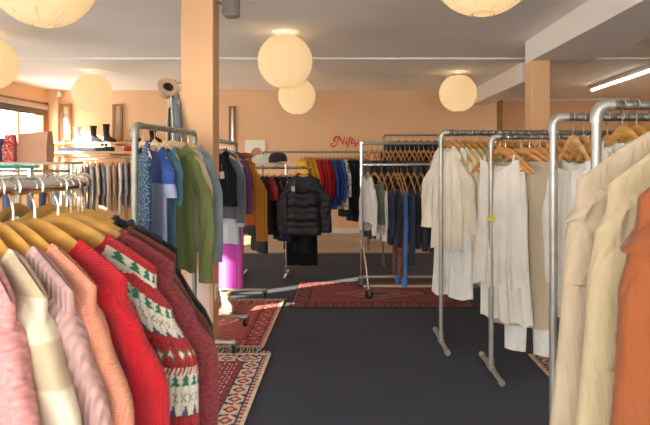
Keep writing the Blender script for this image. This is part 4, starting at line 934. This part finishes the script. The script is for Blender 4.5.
on3(1.10, 93, 'u', 'shirt', 'shirt', 'light buff shirt last seen on the second closest rack', 'light buff shirt', fabric('#D9CCB2'), wsh=.2, wb=.21, L=.8, sleeve=.5, D=.02)
on3(1.16, 93, 'u', 'shirt', 'shirt', 'warm white shirt hidden by the grooved rail rack', 'warm white shirt', fabric('#E6DFD0'), wsh=.2, wb=.21, L=.8, sleeve=.5, D=.02)
def on4(x, yaw, *a, **k): return on(x, 2.05, 1.617, yaw, *a, rack=R4_, hmat=H_pine, **k)
for x, c, nm in ((.965, '#E2DBD0', 'off white shirt closest to the grooved rail post'), (1.015, '#E5D9C2', 'cream wool top second along the grooved rail'), (1.065, '#D9C9AC', 'beige wool top third along the grooved rail'), (1.115, '#E9E0CF', 'natural cotton top fourth along the grooved rail'), (1.165, '#CDBB9B', 'tan wool top fifth along the grooved rail')):
    on4(x + .03, 96, 'u', 'top', 'top', nm, ' '.join(nm.split()[:3]) + ' on the grooved rail', fabric(c), fine=False, wsh=.14, wb=.16, L=.8, sleeve=.5, D=.018, dr=.14, neck=.11, out=.0)
# near rail running past the camera on the right
pipe_rack((.80, .42), (.80, 1.36), 1.60, 'galvanised pipe rack in the near corner holding cream and orange tops', M_galv, .017, .5, casters=False)
def on5(y, yaw, *a, **k): return on(.80, y, 1.60, yaw, *a, rack=R5_, hmat=H_pine, **k)
nb = dict(fine=True, D=.05, neck=.1, rip=.006, dr=.10, cuff='thin', collar='crew', sfl=.6)
on5(1.24, 180, 'u', 'sweater', 'sweater', 'large pale cream knit top farthest of three on the near right rail', 'farthest pale cream knit top', fabric('#C0AB92'), wsh=.298, wb=.38, L=.95, sleeve=.17, r0=.055, r1=.055, out=-.045, **nb)
on5(1.09, 180, 'u', 'sweater', 'sweater', 'creamy yellow knit top between the pale cream and orange tops', 'creamy yellow knit top', fabric('#C2AE8C'), wsh=.297, wb=.40, L=.95, sleeve=.3, r0=.055, r1=.055, out=-.03, **nb)
on5(.94, 180, 'u', 'sweater', 'sweater', 'burnt orange top closest to the viewer on the near right rail', 'burnt orange top', fabric('#8C4C2B'), wsh=.318, wb=.40, L=.9, sleeve=.2, r0=.055, r1=.055, out=-.042, **nb)

# ------------------------------------------------------------------ sign and poster on the back wall
sg = thing('wall_sign', 'red cursive Nifty sign on the peach back wall', 'sign', (-.025, YB - .012, 1.775))
def U(p): return ((p[0] - 292) / 10.6 / 51.5, 0, -(p[1] - 228) / 10.6 / 51.5)
def smooth_path(pts, n=8):
    out = []; P = [pts[0]] + list(pts) + [pts[-1]]
    for i in range(1, len(P) - 2):
        for k in range(n):
            t_ = k / n; a, b, c, d = P[i - 1], P[i], P[i + 1], P[i + 2]
            out.append(tuple(.5 * (2 * b[j] + (c[j] - a[j]) * t_ + (2 * a[j] - 5 * b[j] + 4 * c[j] - d[j]) * t_ ** 2 + (3 * b[j] - a[j] - 3 * c[j] + d[j]) * t_ ** 3) for j in (0, 1)))
    return out + [pts[-1]]
letters = [('N', [([(172, 248), (160, 246), (148, 256), (152, 274), (170, 281), (192, 272), (208, 248), (222, 212), (232, 184)], 6), ([(196, 222), (182, 222), (178, 204), (192, 184), (214, 176), (234, 180), (252, 212), (272, 256)], 8.5), ([(272, 256), (280, 226), (290, 190), (302, 178)], 5)]),
           ('i', [([(314, 206), (306, 236), (308, 252), (320, 248)], 6.5), ([(320, 184), (323, 190)], 6)]),
           ('f', [([(368, 190), (356, 180), (346, 192), (336, 232), (326, 272), (314, 282), (308, 274)], 6.5), ([(326, 208), (362, 207)], 3.5)]),
           ('t', [([(374, 190), (364, 232), (366, 250), (382, 246)], 6.5), ([(358, 207), (392, 206)], 3.5)]),
           ('y', [([(394, 206), (396, 238), (408, 250), (420, 240)], 6), ([(440, 204), (428, 244), (408, 274), (392, 276), (394, 264)], 5.5)])]
for nm, strokes in letters:
    q = MB()
    for pts, r in strokes:
        sp_ = smooth_path(pts); n = len(sp_)
        q.tube([U(p) for p in sp_], [max(.004, r / 10.6 / 51.5 * (.55 + .6 * sin(pi * min(1, max(0, k / (n - 1)))))) for k in range(n)], 8, flat=(1, .35) if False else (1, 1), up=(0, 1, 0))
    q.v = [(x, y * .35, z) for x, y, z in q.v]
    obj('letter', q, plain('#E23A34', .45, name='sign_red'), sg)
po = thing('poster', 'white poster with a brown figure sketch propped on the back wall', 'poster', (-1.76, 11.05, 1.6))
obj('frame', MB().box((0, 0, 0), (.40, .02, .42)), plain('#EDE6DF', .6), po, smooth=False)
obj('print', MB().box((0, -.012, 0), (.36, .004, .38)), plain('#F2ECE6', .7), po, smooth=False)
obj('drawing', MB().ball((.03, -.014, -.02), (.1, .003, .07), 20, 8).ball((-.04, -.014, -.07), (.06, .003, .05), 16, 8).tube([(-.06, -.014, -.05), (0, -.014, .05), (.09, -.014, .06), (.12, -.014, -.03)], .012, 6, flat=(.3, 1)), plain('#B98A6A', .8, noise=.2, nscale=15), po)

# ------------------------------------------------------------------ light
W = bpy.data.worlds.new('World'); scene.world = W; W.use_nodes = True; nt = W.node_tree
bg = nt.nodes['Background']; bg.inputs[0].default_value = (1, .975, .95, 1); bg.inputs[1].default_value = 13.5
S = bpy.data.lights.new('sun', 'SUN'); S.energy = 44; S.angle = radians(.6); S.color = (1, .86, .68)
so = bpy.data.objects.new('sun', S); COL.objects.link(so)
so.rotation_euler = Vector((1, .65, -.385)).to_track_quat('-Z', 'Y').to_euler()
def portal(name, loc, sx, sy, d):
    L = bpy.data.lights.new(name, 'AREA'); L.shape = 'RECTANGLE'; L.size = sx; L.size_y = sy; L.cycles.is_portal = True
    o = bpy.data.objects.new(name, L); COL.objects.link(o); o.location = loc; o.rotation_euler = Vector(d).to_track_quat('-Z', 'Z').to_euler()
for a, b_, WZ1 in WINS: portal('window_portal', (XL - .2, (a + b_) / 2, (WZ0 + WZ1) / 2), b_ - a, WZ1 - WZ0, (1, 0, 0))
portal('window_portal', ((FX0 + FX1) / 2, YF - .15, (FZ0 + FZ1) / 2), FX1 - FX0, FZ1 - FZ0, (0, 1, 0))
TL = bpy.data.lights.new('strip_light_tube', 'AREA'); TL.shape = 'RECTANGLE'; TL.size = .06; TL.size_y = 2.3; TL.energy = 30; TL.color = (1, .95, .85)
to = bpy.data.objects.new('strip_light_glow', TL); COL.objects.link(to); to.parent = fl; to.location = (0, 0, -.07)

# ------------------------------------------------------------------ camera
cam = bpy.data.cameras.new('camera'); co = bpy.data.objects.new('camera', cam); COL.objects.link(co)
co.location = (0, 0, CAM_Z); co.rotation_euler = (pi / 2, 0, 0)
cam.sensor_width = 36; cam.lens = 36 * 570 / 650; cam.shift_x = -21 / 650; cam.shift_y = -52.5 / 650
cam.clip_start = .05; cam.dof.use_dof = True; cam.dof.focus_distance = 4.0; cam.dof.aperture_fstop = 7.0
scene.camera = co
vs = scene.view_settings; vs.view_transform = 'Standard'; vs.look = 'None'; vs.exposure = 0; vs.gamma = 1; vs.use_curve_mapping = False
